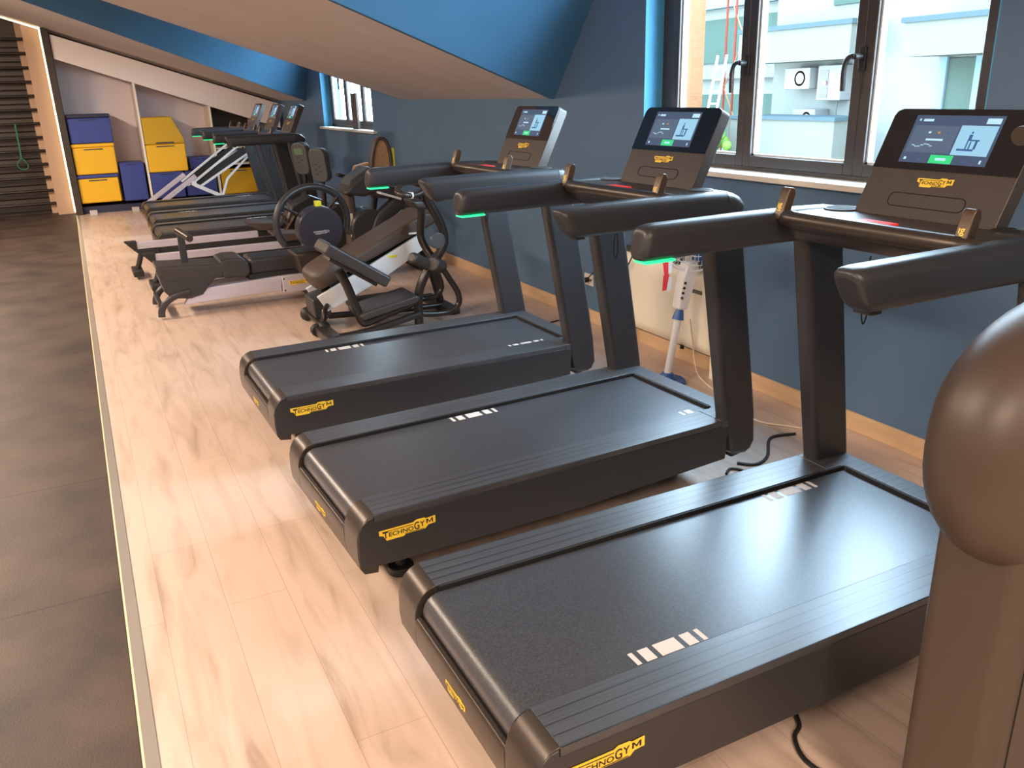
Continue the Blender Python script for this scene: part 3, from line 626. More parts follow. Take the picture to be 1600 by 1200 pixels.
bm = NB(); cyl(bm, (.597 - X, .03, .612), (.650 - X, -.24, .583), .026); obj('peg_grip', bm, 'cap', t, bevel=.004)
bm = NB(); cyl(bm, (.575, -.40, .58), (.575, -.27, .58), .172, n=48); cyl(bm, (.575, -.27, .58), (.575, -.12, .50), .12, .10, n=32); d = obj('wheel_hub', bm, 'disc', t, bevel=.01, seg=3)
logo(d, Frame((.515, -.4005, .545), (1, 0, 0), (0, 0, 1)), .12, .030, 'logo_silver', 'logo_black', False)
bm = NB(); box(bm, .555, .60, -.39, -.33, .75, .79); obj('hub_tag', bm, 'yellow_tag', d, bevel=.004)
bm = NB(); cx, cz = .54, .63; pts = []
for i in range(34):
    a = math.radians(-18 + 232 * i / 33); pts.append((cx + .288 * math.cos(a), -.30 + .06 * math.cos(a), cz + .262 * math.sin(a)))
tube(bm, pts, .026, 14); obj('ring_wheel', bm, 'pad', t)
bm = NB(); tube(bm, [(.575, -.26, .60), (.45, -.26, .68), (.33, -.27, .76)], .012, 8); tube(bm, [(.60, -.26, .62), (.70, -.27, .74), (.76, -.275, .80)], .014, 8); obj('wheel_spoke', bm, 'steel_blk', t)
bm = NB(); prism(bm, sh([(1.36, .41), (1.70, .41), (1.66, .22), (1.50, .19), (1.40, .25)]), 'y', -.32, -.05); obj('wheel_bracket', bm, 'cap', t, bevel=.03, seg=4)
bm = NB(); box(bm, .50, .56, -.25, .25, .003, .05); box(bm, .50, .56, -.05, .05, .05, .10); obj('front_foot', bm, 'black', t, bevel=.008)

# ------------------------------------------------------------------ inclined bench with white beam
t = thing('inclined_bench', 'inclined black padded workout bench on a white slanted beam', 'workout bench', (1.75, 5.78, 0))
ox, oy = 1.75, 5.78
beam = [(1.315 - ox, .240), (1.725 - ox, .425), (2.09 - ox, .595), (2.136 - ox, .501), (1.785 - ox, .306), (1.378 - ox, .131)]
for y0 in (-.18, .13):
    bm = NB(); prism(bm, beam, 'y', y0, y0 + .03); bmm = obj('side_beam', bm, 'alu_white', t, bevel=.004)
bm = NB(); box(bm, 1.84 - ox, 1.90 - ox, -.184, -.181, .452, .468); obj('tag', bm, 'yellow_tag', bmm)
bm = NB(); prism(bm, [(1.40 - ox, .255), (2.10 - ox, .565), (2.115 - ox, .53), (1.42 - ox, .21)], 'y', -.14, .13); obj('tray', bm, 'black', t)
bm = NB(); prism(bm, [(1.44 - ox, .425), (1.66 - ox, .520), (2.13 - ox, .740), (2.22 - ox, .735), (2.215 - ox, .66), (1.72 - ox, .452), (1.48 - ox, .36)], 'y', -.185, .19); obj('long_pad', bm, 'uph_brown', t, bevel=.025, seg=4)
bm = NB(); ball(bm, (1.42 - ox, 0, .38), (.13, .185, .075), 24, 14, power=.5, rot=Matrix.Rotation(math.radians(-28), 3, 'Y')); obj('head_pad', bm, 'uph_brown', t, angle=70)
bm = NB(); cyl(bm, (1.50 - ox, -.12, .31), (1.50 - ox, .12, .31), .075, n=28); obj('pivot_cover', bm, 'frame', t, bevel=.01)
bm = NB(); box(bm, 2.0 - ox, 2.06 - ox, -.195, -.185, .60, .612); obj('pin_bracket', bm, 'alu_white', t)
bm = NB(); prism(bm, [(1.29 - ox, .21), (1.40 - ox, .235), (1.42 - ox, .09), (1.37 - ox, .05), (1.30 - ox, .08)], 'y', -.12, .12); obj('base_block', bm, 'frame', t, bevel=.012)
for yy in (-.30, .16):
    bm = NB(); ball(bm, (1.305 - ox, yy, .052), (.048, .042, .050), 18, 12); obj('wheel', bm, 'black', t, angle=80)
bm = NB(); cyl(bm, (1.31 - ox, -.30, .055), (1.31 - ox, .16, .055), .018); tube(bm, [(1.31 - ox, -.28, .06), (1.33 - ox, -.26, .15), (1.37 - ox, -.2, .18)], .018, 10, smooth=4); obj('axle', bm, 'steel_blk', t)
bm = NB(); tube(bm, [(2.10 - ox, 0, .55), (2.20 - ox, 0, .36), (2.28 - ox, 0, .05)], .03, 12, smooth=4); box(bm, 2.22 - ox, 2.32 - ox, -.28, .28, .003, .05); obj('rear_support', bm, 'steel_blk', t, bevel=.006)
bm = NB(); tube(bm, [(1.40 - ox, -.1, .08), (1.9 - ox, -.1, .05), (2.25 - ox, -.1, .04)], .022, 10); obj('floor_tube', bm, 'steel_blk', t)
bm = NB(); box(bm, 1.60 - ox, 2.0 - ox, .02, .20, .06, .13); obj('lower_pad', bm, 'uph', t, bevel=.03, seg=4)

# ------------------------------------------------------------------ tubular machine in front of it
t = thing('tubular_bench', 'black tubular exercise bench with curved uprights, rollers and two small pads', 'workout bench', (1.65, 5.25, 0))
ox, oy = 1.65, 5.25
def T(bm, pts, r, sm=5, n=12): tube(bm, [(a - ox, b, c) for a, b, c in pts], r, n, smooth=sm)
bm = NB(); e = Vector((1.693 - 1.35, 0, .409 - .645)); n_ = Vector((.236, 0, .343)); obox(bm, (1.49 - ox, .03, .510), e, (0, 1, 0), n_, .475, .26, .078); obj('thigh_pad', bm, 'uph', t, bevel=.018, seg=4)
bm = NB(); obox(bm, (1.47 - ox, .03, .462), e, (0, 1, 0), n_, .36, .16, .022); obj('pad_plate', bm, 'frame', t, bevel=.004)
bm = NB(); T(bm, [(1.395, .03, .47), (1.44, .03, .36), (1.49, .03, .20), (1.52, .03, .115), (1.56, .03, .105), (1.72, .03, .15), (1.90, .03, .195)], .030); obj('post', bm, 'steel_blk', t)
bm = NB()
lp = [(1.49 - ox, .165), (1.51 - ox, .125), (1.89 - ox, .195), (1.925 - ox, .225), (1.90 - ox, .255), (1.53 - ox, .185)]
prism(bm, lp, 'y', -.03, .28); obj('seat_pad', bm, 'uph', t, bevel=.018, seg=4)
bm = NB(); T(bm, [(1.27, .03, .03), (1.55, 0, .05), (1.92, 0, .115)], .024); obj('base_tube', bm, 'steel_blk', t)
bm = NB(); box(bm, 1.24 - ox, 1.34 - ox, -.10, .22, .02, .075); obj('base_crossbar', bm, 'steel_blk', t, bevel=.012)
for yy in (-.11, .23):
    bm = NB(); cyl(bm, (1.26 - ox, yy - .02, .045), (1.26 - ox, yy + .03, .045), .042); obj('wheel', bm, 'black', t, bevel=.008)
bm = NB(); T(bm, [(2.02, .05, .985), (2.045, .05, .87), (2.115, .05, .72), (2.145, .05, .62), (2.125, .05, .53), (2.04, .05, .43), (1.965, .05, .32), (1.93, .05, .20), (1.925, .05, .0)], .031, 6, 14); obj('front_upright', bm, 'steel_blk', t)
bm = NB(); T(bm, [(2.06, .22, .90), (2.055, .22, .75), (2.04, .22, .60), (2.07, .18, .50), (2.10, .1, .44)], .026); obj('rear_upright', bm, 'steel_blk', t)
bm = NB(); T(bm, [(2.10, .05, .43), (2.16, .05, .33), (2.225, .05, .21), (2.225, .05, .13), (2.15, .05, .085), (2.04, .05, .085), (1.95, .05, .10)], .021, 6); obj('loop_tube', bm, 'steel_blk', t)
bm = NB(); T(bm, [(2.10, .20, .40), (2.16, .22, .30), (2.17, .22, .21), (2.10, .22, .16), (1.99, .22, .16), (1.94, .10, .16)], .019, 6); obj('loop_tube', bm, 'steel_blk', t)
bm = NB(); cyl(bm, (1.865 - ox, -.05, .515), (2.00 - ox, .03, .44), .040); obj('roller', bm, 'uph', t, bevel=.02, seg=4)
bm = NB(); cyl(bm, (2.02 - ox, -.02, .45), (2.13 - ox, .10, .40), .048); obj('clamp', bm, 'uph', t, bevel=.012)
bm = NB(); T(bm, [(2.04, .05, .93), (1.95, .02, .905), (1.86, .0, .915), (1.84, .06, .93), (1.90, .16, .965), (1.97, .20, .975), (2.05, .20, .95)], .019, 6); h_ = obj('handle_loop', bm, 'cap', t)
bm = NB(); cyl(bm, (1.895 - ox, .01, .908), (1.925 - ox, .012, .905), .0215); obj('grip_tape', bm, 'white', h_)
bm = NB(); prism(bm, [(1.92 - ox, .87), (2.05 - ox, .86), (2.05 - ox, .80), (1.96 - ox, .81)], 'y', .05, .22); obj('back_rest', bm, 'uph', t, bevel=.02, seg=3)
bm = NB(); cyl(bm, (2.09 - ox, .02, .59), (2.09 - ox, .05, .59), .055, n=24); obj('dial', bm, 'facegrey', t, bevel=.006)

# ------------------------------------------------------------------ recumbent bike
t = thing('recumbent_bike', 'dark recumbent bike with arched frame and a tan mesh backrest against the blue wall', 'exercise bike', (2.31, 7.30, 0))
ox = 2.35
bm = NB(); arch = catm([(2.345, 0, .90), (2.362, 0, 1.03), (2.405, 0, 1.145), (2.455, 0, 1.17), (2.505, 0, 1.12), (2.525, 0, 1.0), (2.52, 0, .90)], 6)
sweep(bm, [(p.x - ox, p.y, p.z) for p in arch], rrect(.030, .07, .012, 3), up=(0, 1, 0)); obj('backrest_frame', bm, 'uph_brown', t, angle=50)
bm = NB(); prism(bm, [(p.x - ox, p.z) for p in arch], 'y', -.012, .012); obj('backrest_mesh', bm, 'tan', t)
bm = NB(); box(bm, 2.535 - ox, 2.562 - ox, -.02, .02, .91, 1.08); obj('yellow_edge', bm, 'yellow_tag', t, bevel=.004)
bm = NB(); prism(bm, [(2.03 - ox, .735), (2.12 - ox, .83), (2.29 - ox, .935), (2.52 - ox, .905), (2.56 - ox, .84), (2.44 - ox, .76), (2.33 - ox, .725), (2.22 - ox, .70), (2.10 - ox, .72)], 'y', -.17, .17); obj('body', bm, 'frame', t, bevel=.03, seg=4)
bm = NB(); prism(bm, [(2.08 - ox, .775), (2.13 - ox, .833), (2.285 - ox, .93), (2.28 - ox, .945), (2.12 - ox, .85)], 'y', -.13, .13); obj('display_panel', bm, 'facegrey', t, bevel=.004)
bm = NB(); sweep(bm, [(p.x - ox, -.12, p.z) for p in catm([(2.30, 0, .74), (2.50, 0, .70), (2.60, 0, .60), (2.67, 0, .42), (2.74, 0, .03)], 6)], rrect(.09, .11, .03, 3)); obj('rear_leg', bm, 'frame', t, angle=50)
bm = NB(); sweep(bm, [(p.x - ox, -.12, p.z) for p in catm([(2.56, 0, .66), (2.46, 0, .58), (2.36, 0, .50), (2.28, 0, .35), (2.12, 0, .20), (1.98, 0, .06)], 6)], rrect(.10, .13, .03, 3)); obj('arched_leg', bm, 'frame', t, angle=50)
bm = NB(); sweep(bm, [(p.x - ox, .02, p.z) for p in catm([(2.12, 0, .74), (2.13, 0, .55), (2.12, 0, .30), (2.08, 0, .05)], 6)], rrect(.16, .07, .02, 3)); obj('front_post', bm, 'uph_brown', t, angle=50)
bm = NB(); box(bm, 2.085 - ox, 2.115 - ox, -.10, -.085, .36, .56); obj('white_stripe', bm, 'cream', t, bevel=.003)
bm = NB(); obox(bm, (2.42 - ox, -.20, .70), (1, 0, -.35), (0, 1, 0), (.35, 0, 1), .20, .12, .02); obj('foot_plate', bm, 'alu_white', t, bevel=.004)
bm = NB(); cyl(bm, (2.25 - ox, -.16, .42), (2.25 - ox, .12, .42), .17, n=32); obj('drive_cover', bm, 'frame', t, bevel=.02)
bm = NB(); box(bm, 1.90 - ox, 2.02 - ox, -.25, .25, .003, .06); obj('floor_bar', bm, 'black', t, bevel=.008)
bm = NB(); box(bm, 2.68 - ox, 2.78 - ox, -.25, .25, .003, .06); obj('floor_bar', bm, 'black', t, bevel=.008)
bm = NB(); obox(bm, (2.38 - ox, .0, .33), (.8, 0, .25), (0, 1, 0), (-.25, 0, .8), .70, .10, .10); obj('main_beam', bm, 'frame', t, bevel=.02)
# small stool / step tan box behind
t = thing('padded_arm_stand', 'tan and black padded stand between the two consoles and the recumbent bike', 'stand', (2.42, 7.93, 0))
bm = NB(); prism(bm, [(-.12, .78), (-.08, .90), (.06, .93), (.09, .80), (.08, .72)], 'y', -.05, .05); obj('tan_pad', bm, 'tan', t, bevel=.015, seg=3)
bm = NB(); tube(bm, [(.10, 0, .98), (.13, 0, .90), (.12, 0, .70), (.05, 0, .35), (.05, 0, .02)], .030, 10, smooth=4); box(bm, -.1, .2, -.15, .15, .003, .04); obj('post', bm, 'black', t)
bm = NB(); obox(bm, (-.12, -.05, .79), (1, 0, -.32), (0, 1, 0), (.32, 0, 1), .30, .08, .035); obj('white_edged_arm', bm, 'black', t, bevel=.004)

# ------------------------------------------------------------------ storage shelving and soft blocks
t = thing('storage_shelving', 'built-in cream shelving under the sloped ceiling at the far end', 'shelving', (1.5, 14.05, 0))
def yb(a): return a - 14.05
ox = 1.5
bm = NB(); prism(bm, [(-.005 - ox, 2.108), (2.95 - ox, 1.07), (2.95 - ox, ZS(2.95) - .06), (-.005 - ox, ZS(-.005) - .06)], 'y', yb(13.775), yb(13.80)); obj('fascia', bm, 'fascia', t, bevel=.002)
bm = NB(); prism(bm, [(-.01 - ox, 0.0), (2.98 - ox, 0.0), (2.98 - ox, 1.40), (-.01 - ox, 2.3)], 'y', yb(14.37), yb(14.39)); obj('back_board', bm, 'shelf_in', t)
for xd in (.93, 1.92, 2.56):
    bm = NB(); box(bm, xd - ox, xd + .028 - ox, yb(13.80), yb(14.37), .10, 2.108 - .352 * xd); d = obj('divider', bm, 'cream', t, bevel=.002)
    bm = NB(); box(bm, xd - .001 - ox, xd + .029 - ox, yb(13.796), yb(13.80), .10, 2.108 - .352 * xd); obj('divider_edge', bm, 'whiteedge', d)
for (xa, xb, z_) in ((1.948, 2.56, .56), (1.948, 2.56, .80)):
    bm = NB(); box(bm, xa - ox, xb - ox, yb(13.82), yb(14.37), z_, z_ + .022); obj('shelf', bm, 'whiteedge', t, bevel=.002)
bm = NB(); box(bm, 1.95 - ox, 2.56 - ox, yb(14.34), yb(14.369), .1, 1.4); obj('dark_back', bm, 'darkbrown', t)
bm = NB(); box(bm, -.01 - ox, 2.98 - ox, yb(13.84), yb(14.37), 0, .10); obj('plinth', bm, 'box_navy', t, bevel=.003)
G = 'soft blocks on the shelving'
def blk(x0, x1, z0, z1, y0, y1, m, label, lid=None, cut=None, groups=G):
    cx = (x0 + x1) / 2; t = thing('foam_block', label, 'foam block', (cx, (y0 + y1) / 2, z0), 0, groups)
    h = z1 - z0; hw = (x1 - x0) / 2; hd = (y1 - y0) / 2
    zt = h - (.05 if lid else 0)
    bm = NB()
    if cut: prism(bm, [(-hw, 0), (hw, 0), (hw, .06), (hw - cut, h), (-hw, h)], 'y', -hd, hd)
    else: box(bm, -hw, hw, -hd, hd, 0, zt)
    obj('cover', bm, m, t, bevel=.02, seg=4)
    bm = NB(); box(bm, -hw * .45, hw * .45, -hd - .003, -hd + .01, zt - .035 if not cut else .01, zt - .02 if not cut else .03); obj('zip_flap', bm, 'box_navy', t)
    if lid: bm = NB(); box(bm, -hw - .006, hw + .004, -hd - .004, hd, zt + .002, h); obj('top_layer', bm, lid, t, bevel=.014, seg=3)
blk(-.01, .53, .15, .545, 13.79, 14.30, 'box_y', 'yellow foam block, lowest of the tall stack beside the light strip', 'box_b')
blk(-.005, .548, .55, .975, 13.79, 14.30, 'box_y', 'yellow foam block in the middle of the stack beside the light strip', 'box_y')
blk(.0, .558, .98, 1.375, 13.79, 14.30, 'box_b', 'blue foam block on top of the stack beside the light strip', 'box_navy')
blk(.572, .900, .14, .685, 13.79, 14.25, 'box_b', 'blue upright foam block between the first stack and the shelf divider')
blk(.965, 1.43, .14, .515, 13.80, 14.30, 'box_b', 'blue foam block under the yellow one in the middle compartment')
blk(.965, 1.515, .52, .915, 13.80, 14.30, 'box_y', 'yellow foam block resting on a blue one in the middle compartment')
blk(.965, 1.52, .918, 1.30, 13.80, 14.30, 'box_y2', 'scuffed ochre foam wedge with a sloping side, topmost in the middle compartment', cut=.14)
blk(1.45, 1.90, .14, .515, 13.84, 14.30, 'box_b', 'blue foam block behind the folded frame, next to the divider')
blk(1.55, 1.90, .52, .70, 13.90, 14.30, 'box_b', 'small blue foam block lying behind the folded frame legs')
blk(1.965, 2.50, .125, .50, 13.81, 14.30, 'box_y2', 'ochre yellow foam block in the compartment behind the folded frame')
for (x0, x1, h, m, lab) in ((1.98, 2.12, .16, 'box_b', 'small blue bag on the middle shelf'), (2.2, 2.34, .13, 'uph_brown', 'small brown bundle on the middle shelf'), (2.4, 2.5, .18, 'black', 'small black bag on the middle shelf near the divider')):
    bm = NB(); ball(bm, ((x0 + x1) / 2, 14.05, .584 + h / 2 - .002), ((x1 - x0) / 2, .12, h / 2), 18, 12, power=.6); tag(obj('gym_bag', bm, m, angle=60), lab, 'bag', 'bags on the shelf')
bm = NB(); box(bm, 2.66, 2.95, 13.81, 14.3, .10, .16); tag(obj('folded_mat', bm, 'fan_blue', bevel=.01), 'light blue folded mat leaning low at the end of the shelving', 'mat')
# small brackets on floor before the shelf
for x_, lab in ((.10, 'small grey floor block near the light strip'), (.66, 'small grey floor block beside the far treadmills')):
    bm = NB(); box(bm, x_ - .03, x_ + .07, 13.55, 13.64, 0.0, .07); tag(obj('floor_stop', bm, 'grey', bevel=.008), lab, 'block')

# folded aluminium frame (reformer style) standing between shelf and treadmills
t = thing('folding_exercise_machine', 'folded aluminium exercise machine with crossed rails standing before the shelving', 'folded exercise frame', (1.6, 12.95, 0))
def bar(bm, a, b, y, w, th): a = Vector((a[0] - 1.6, y, a[1])); b = Vector((b[0] - 1.6, y, b[1])); d = b - a; obox(bm, (a + b) / 2, d, (0, 1, 0), d.cross(Vector((0, 1, 0))), d.length, w, th)
for y_, da in ((-.20, 0), (.22, -.10)):
    bm = NB(); bar(bm, (.92 + da, .15), (1.48 + da, .52), y_, .05, .06); obj('lower_rail', bm, 'alu', t, bevel=.004)
    bm = NB(); bar(bm, (1.42 + da, .42), (2.12 + da, .90), y_, .03, .03); bar(bm, (1.50 + da, .36), (2.26 + da, .80), y_, .03, .03); obj('upper_rail', bm, 'alu_white', t, bevel=.004)
    bm = NB(); bar(bm, (1.46 + da, .40), (2.20 + da, .84), y_ + .02, .02, .09); obj('belt_panel', bm, 'black', t)
bm = NB(); bar(bm, (1.45, .40), (2.05, .08), -.22, .05, .05); obj('folding_leg', bm, 'alu_white', t, bevel=.004)
bm = NB(); bar(bm, (1.78, .16), (1.90, .45), -.18, .03, .03); bar(bm, (1.90, .45), (2.34, .85), -.18, .03, .03); obj('brace', bm, 'alu_white', t, bevel=.003)
bm = NB(); cyl(bm, (1.44 - 1.6, -.24, .42), (1.44 - 1.6, .24, .42), .035); cyl(bm, (2.28 - 1.6, -.22, .80), (2.28 - 1.6, .2, .80), .03); obj('hinge', bm, 'alu_white', t)
bm = NB(); box(bm, .85 - 1.6, .98 - 1.6, -.25, .27, .0, .15); obj('foot', bm, 'alu', t, bevel=.005)
bm = NB(); box(bm, 2.0 - 1.6, 2.1 - 1.6, -.25, .25, .0, .08); obj('foot', bm, 'alu', t, bevel=.005)

# ------------------------------------------------------------------ wall bars
t = thing('wall_bars', 'dark wooden wall bars on the far end wall, left of the light strip', 'wall bars', (-1.0, 14.25, 0))
for i in range(13):
    z_ = .15 + i * .1865
    bm = NB(); cyl(bm, (-1.7, 0, z_), (.70, 0, z_), .020, n=12); obj('rung', bm, 'steel_blk', t)
for x_ in (-.75, -1.65):
    bm = NB(); box(bm, x_, x_ + .035, -.03, .15, 0, 2.5); obj('side_post', bm, 'darkbrown', t, bevel=.004)
bm = NB()
for i in range(13): box(bm, -1.7, .60, .09, .13, .05 + i * .1865, .05 + i * .1865 + .165)
obj('back_board', bm, 'darkbrown', t, bevel=.003)
bm = NB(); tube(bm, [(-.655, 14.225, 1.27), (-.655, 14.205, 1.24), (-.66, 14.20, .95), (-.665, 14.20, .80)], .012, 8); tube(bm, catm([(-.665, 14.20, .80), (-.73, 14.2, .73), (-.70, 14.19, .66), (-.62, 14.19, .66), (-.60, 14.2, .72)], 5, True), .008, 8, closed=True)
tag(obj('resistance_strap', bm, 'green_strap'), 'green strap with a handle loop hanging from the wall bars', 'strap')

# ------------------------------------------------------------------ radiator, fan, outlets, cables
t = thing('radiator', 'cream fan-coil radiator cabinet on the blue wall below the window', 'radiator', (2.93, 3.80, 0))
bm = NB(); prism(bm, [(-.055, .17), (-.06, .20), (-.06, .50), (-.052, .565), (-.02, .60), (.075, .60), (.075, .13), (-.02, .13)], 'y', -.44, .56); obj('casing', bm, 'radiator', t, bevel=.012, seg=3)
bm = NB()
for k in range(26): box(bm, -.045, .055, -.40 + k * .036, -.378 + k * .036, .596, .606)
obj('top_grille', bm, 'grille', t)
bm = NB(); prism(bm, [(-.058, .16), (-.052, .56), (-.02, .605), (.078, .605), (.078, .125), (-.02, .125)], 'y', -.475, -.44); obj('end_panel', bm, 'fascia', t, bevel=.006)
bm = NB(); box(bm, -.063, -.0595, -.33, -.16, .47, .49); obj('label_strip', bm, 'grille', t)
bm = NB(); box(bm, -.01, .07, -.40, -.36, 0.0, .13); obj('foot', bm, 'radiator', t)
bm = NB(); box(bm, -.01, .07, .46, .50, 0.0, .13); obj('foot', bm, 'radiator', t)
bm = NB(); cyl(bm, (2.90, 3.66, .118), (2.90, 3.66, .140), .012); 
obj('drain_cap', bm, 'black', None).parent = t
bpy.data.objects['drain_cap'].location = (-2.93, -3.80, 0)

t = thing('standing_fan', 'white pedestal fan with blue base and neck beside the radiator', 'fan', (2.68, 3.50, 0))
bm = NB(); cyl(bm, (0, 0, .0), (0, 0, .022), .105, .095, n=32); cyl(bm, (0, 0, .022), (0, 0, .06), .05, .03, n=20); obj('base', bm, 'fan_blue', t, bevel=.004)
bm = NB(); tube(bm, [(0, 0, .05), (.06, 0, .36)], .020, 14); obj('pole', bm, 'white', t)
bm = NB(); cyl(bm, (.058, 0, .35), (.070, 0, .405), .032, .020, n=18); obj('neck', bm, 'fan_blue', t)
bm = NB(); prism(bm, [(.035, .41), (.095, .40), (.165, .62), (.155, .66), (.085, .66), (.06, .58)], 'y', -.035, .035); bx = obj('control_box', bm, 'white', t, bevel=.014, seg=3)
bm = NB()
for k in range(4): cyl(bm, (.050 + k * .006, -.0355, .475 + k * .026), (.050 + k * .006, -.042, .475 + k * .026), .007, n=10)
obj('button', bm, 'black', bx)
fc = Vector((.125, -.03, .795)); fn = Vector((-.35, -.93, .05)).normalized(); ux = fn.cross(Vector((0, 0, 1))).normalized(); uy = ux.cross(fn).normalized()
bm = NB()
def ringf(R, off, r_): tube(bm, [fc + ux * R * math.cos(a) + uy * R * math.sin(a) + fn * off for a in [2 * PI * i / 32 for i in range(32)]], r_, 6, closed=True, up=fn)
ringf(.185, 0, .006); ringf(.15, .05, .002); ringf(.10, .07, .002); ringf(.05, .08, .002); ringf(.15, -.05, .002)
for i in range(36):
    a = 2 * PI * i / 36; dv = ux * math.cos(a) + uy * math.sin(a)
    tube(bm, [fc + dv * .02 + fn * .08, fc + dv * .12 + fn * .065, fc + dv * .185], .0013, 5); tube(bm, [fc + dv * .03 - fn * .07, fc + dv * .12 - fn * .06, fc + dv * .185], .0013, 5)
obj('cage', bm, 'white', t)
bm = NB()
for i in range(3):
    a0 = 2 * PI * i / 3; pts = []
    for (rr, da) in ((.03, -.3), (.10, -.55), (.165, -.35), (.17, .25), (.11, .45), (.03, .3)):
        dv = ux * math.cos(a0 + da) + uy * math.sin(a0 + da); pts.append(fc + dv * rr + fn * (.012 * (1 if da > 0 else -1)))
    slab(bm, pts, fn, .003)
cyl(bm, fc - fn * .02, fc + fn * .03, .03); obj('blades', bm, 'fan_blue', t)
bm = NB(); cyl(bm, fc - fn * .14, fc - fn * .03, .05); cyl(bm, fc - fn * .10 - Vector((0, 0, .16)), fc - fn * .10, .018); obj('motor', bm, 'white', t, bevel=.01)
bm = NB(); cyl(bm, fc + fn * .08, fc + fn * .088, .04); obj('cage_badge', bm, 'fan_blue', t)
bm = NB(); pts = [(2.60, 3.44, .80), (2.595, 3.435, .70), (2.60, 3.43, .62), (2.59, 3.43, .54)]
for i in range(3):
    a, b = Vector(pts[i]), Vector(pts[i + 1]); w = Vector((.018, 0, 0)); slab(bm, [a - w, a + w, b + w * .7, b - w * .7], (0, 1, 0), .002, 0 if i != 1 else 0)
for k in range(3): slab(bm, [(2.615, 3.437, .78 - k * .09), (2.64, 3.437, .79 - k * .09), (2.635, 3.434, .72 - k * .09), (2.61, 3.434, .71 - k * .09)], (0, 1, 0), .002, 1)
tag(obj('ribbon', bm, ['ribbon', 'white']), 'red and white ribbon hanging beside the standing fan', 'ribbon')

def outlet(y, z, label, plug):
    t = thing('wall_outlet', label, 'outlet', (XW, y, z), 0, None)
    bm = NB(); box(bm, -.010, 0, -.055, .055, -.04, .04); obj('cover_plate', bm, 'sill', t, bevel=.003)
    bm = NB()
    for k in (-.03, 0, .03): cyl(bm, (-.0105, k, 0), (-.008, k, 0), .009, n=12)
    obj('socket_hole', bm, 'black', t)
    if plug: bm = NB(); cyl(bm, (-.045, 0, 0), (-.010, 0, 0), .018); obj('plug', bm, 'black', t, bevel=.004)
outlet(4.83, .292, 'cream wall outlet with a black plug in it, left of the radiator', True)
outlet(2.69, .298, 'cream wall outlet without a plug, right of the radiator near the front treadmill', False)

outlet(5.19, .30, 'cream wall outlet almost hidden behind the upright of the third treadmill', False)
def cable(pts, r, m, label, name='power_cable'):
    bm = NB(); tube(bm, pts, r, 8, smooth=8); return tag(obj(name, bm, m), label, 'cable')
cable([(2.82, 3.50, .34), (2.86, 3.52, .20), (2.85, 3.47, .06), (2.86, 3.42, .006), (2.78, 3.15, .006), (2.70, 2.84, .006), (2.79, 2.68, .006), (2.88, 2.55, .006)], .004, 'cable_w', 'white cable running from the fan over the floor along the wall')
cable([(2.74, 2.61, .006), (2.61, 2.63, .006), (2.46, 2.49, .006), (2.36, 2.45, .006), (2.30, 2.50, .006)], .007, 'black', 'thick black cable curling on the floor behind the second treadmill')
cable([(2.19, 2.44, .006), (2.24, 2.47, .006), (2.27, 2.42, .006), (2.22, 2.36, .006), (2.12, 2.36, .006)], .006, 'black', 'short black cable loop under the upright of the second treadmill')
cable([(2.96, 4.82, .29), (2.93, 4.90, .18), (2.90, 4.98, .006), (2.80, 4.93, .006), (2.69, 4.88, .006), (2.45, 4.60, .006), (2.20, 4.20, .01)], .005, 'black', 'black cable from the plugged outlet to the third treadmill')
cable([(1.42, 1.285, .006), (1.385, 1.22, .006), (1.34, 1.19, .006), (1.31, 1.12, .006), (1.33, 1.02, .006)], .006, 'black', 'black cable lying on the floor in front of the nearest treadmill')
cable([(2.86, 4.10, .60), (2.85, 4.16, .50), (2.862, 4.28, .445), (2.866, 4.40, .455), (2.97, 4.66, .40), (2.965, 4.80, .30)], .004, 'black', 'thin black wire drooping across the radiator front')

# tablet leaning in the far window
bm = NB(); obox(bm, (3.03, 10.02, 1.345), (0, 1, -.02), (0, .02, 1), (1, 0, 0), .20, .40, .03); 
tag(obj('timer_display', bm, 'uph_brown', bevel=.005), 'tall narrow brown device standing on the sill of the far window', 'device')

# ------------------------------------------------------------------ courtyard seen through the windows
bm = NB(); box(bm, 3.4, 60, -30, 60, -6.2, -6); tag(obj('courtyard_ground', bm, 'paving'), 'pale courtyard ground below the windows', 'ground'); bpy.data.objects['courtyard_ground']['kind'] = 'structure'
t = thing('neighbour_building', 'pale rendered building with flat roof edges across the courtyard', 'building', (16, 14, -6))
def bb(x0, x1, y0, y1, z0, z1): return (x0 - 16, x1 - 16, y0 - 14, y1 - 14, z0 + 6, z1 + 6)
bm = NB(); box(bm, *bb(16, 24, 2, 17.0, -6, 5.5)); obj('main_wall', bm, 'render_w', t)
bm = NB(); box(bm, *bb(15.0, 16.0, 13.75, 17.2, 1.93, 2.62)); obj('canopy', bm, 'render_c', t)
bm = NB(); box(bm, *bb(14.95, 16.0, 13.7, 17.2, 2.62, 2.72)); obj('roof_edge', bm, 'roof_edge', t)
bm = NB(); box(bm, *bb(14.6, 15.4, 13.6, 16.9, -6, .68)); obj('terrace_wall', bm, 'render_c', t)
bm = NB(); box(bm, *bb(14.55, 15.45, 13.55, 16.9, .68, .76)); obj('coping', bm, 'roof_edge', t)
bm = NB(); box(bm, *bb(14.9, 16, 9.5, 12.35, 1.9, 2.52)); obj('canopy', bm, 'render_c', t)
bm = NB(); box(bm, *bb(14.85, 16, 9.5, 12.4, 2.52, 2.62)); obj('roof_edge', bm, 'roof_edge', t)
bm = NB(); box(bm, *bb(15.92, 15.99, 9.5, 12.1, -.6, 1.85)); obj('window', bm, 'win_out', t)
bm = NB()
for y_ in (12.1, 11.35, 10.75, 10.1): box(bm, *bb(15.86, 15.92, y_ - .06, y_ + .06, -.6, 1.88))
obj('window_bar', bm, 'lightblue', t)
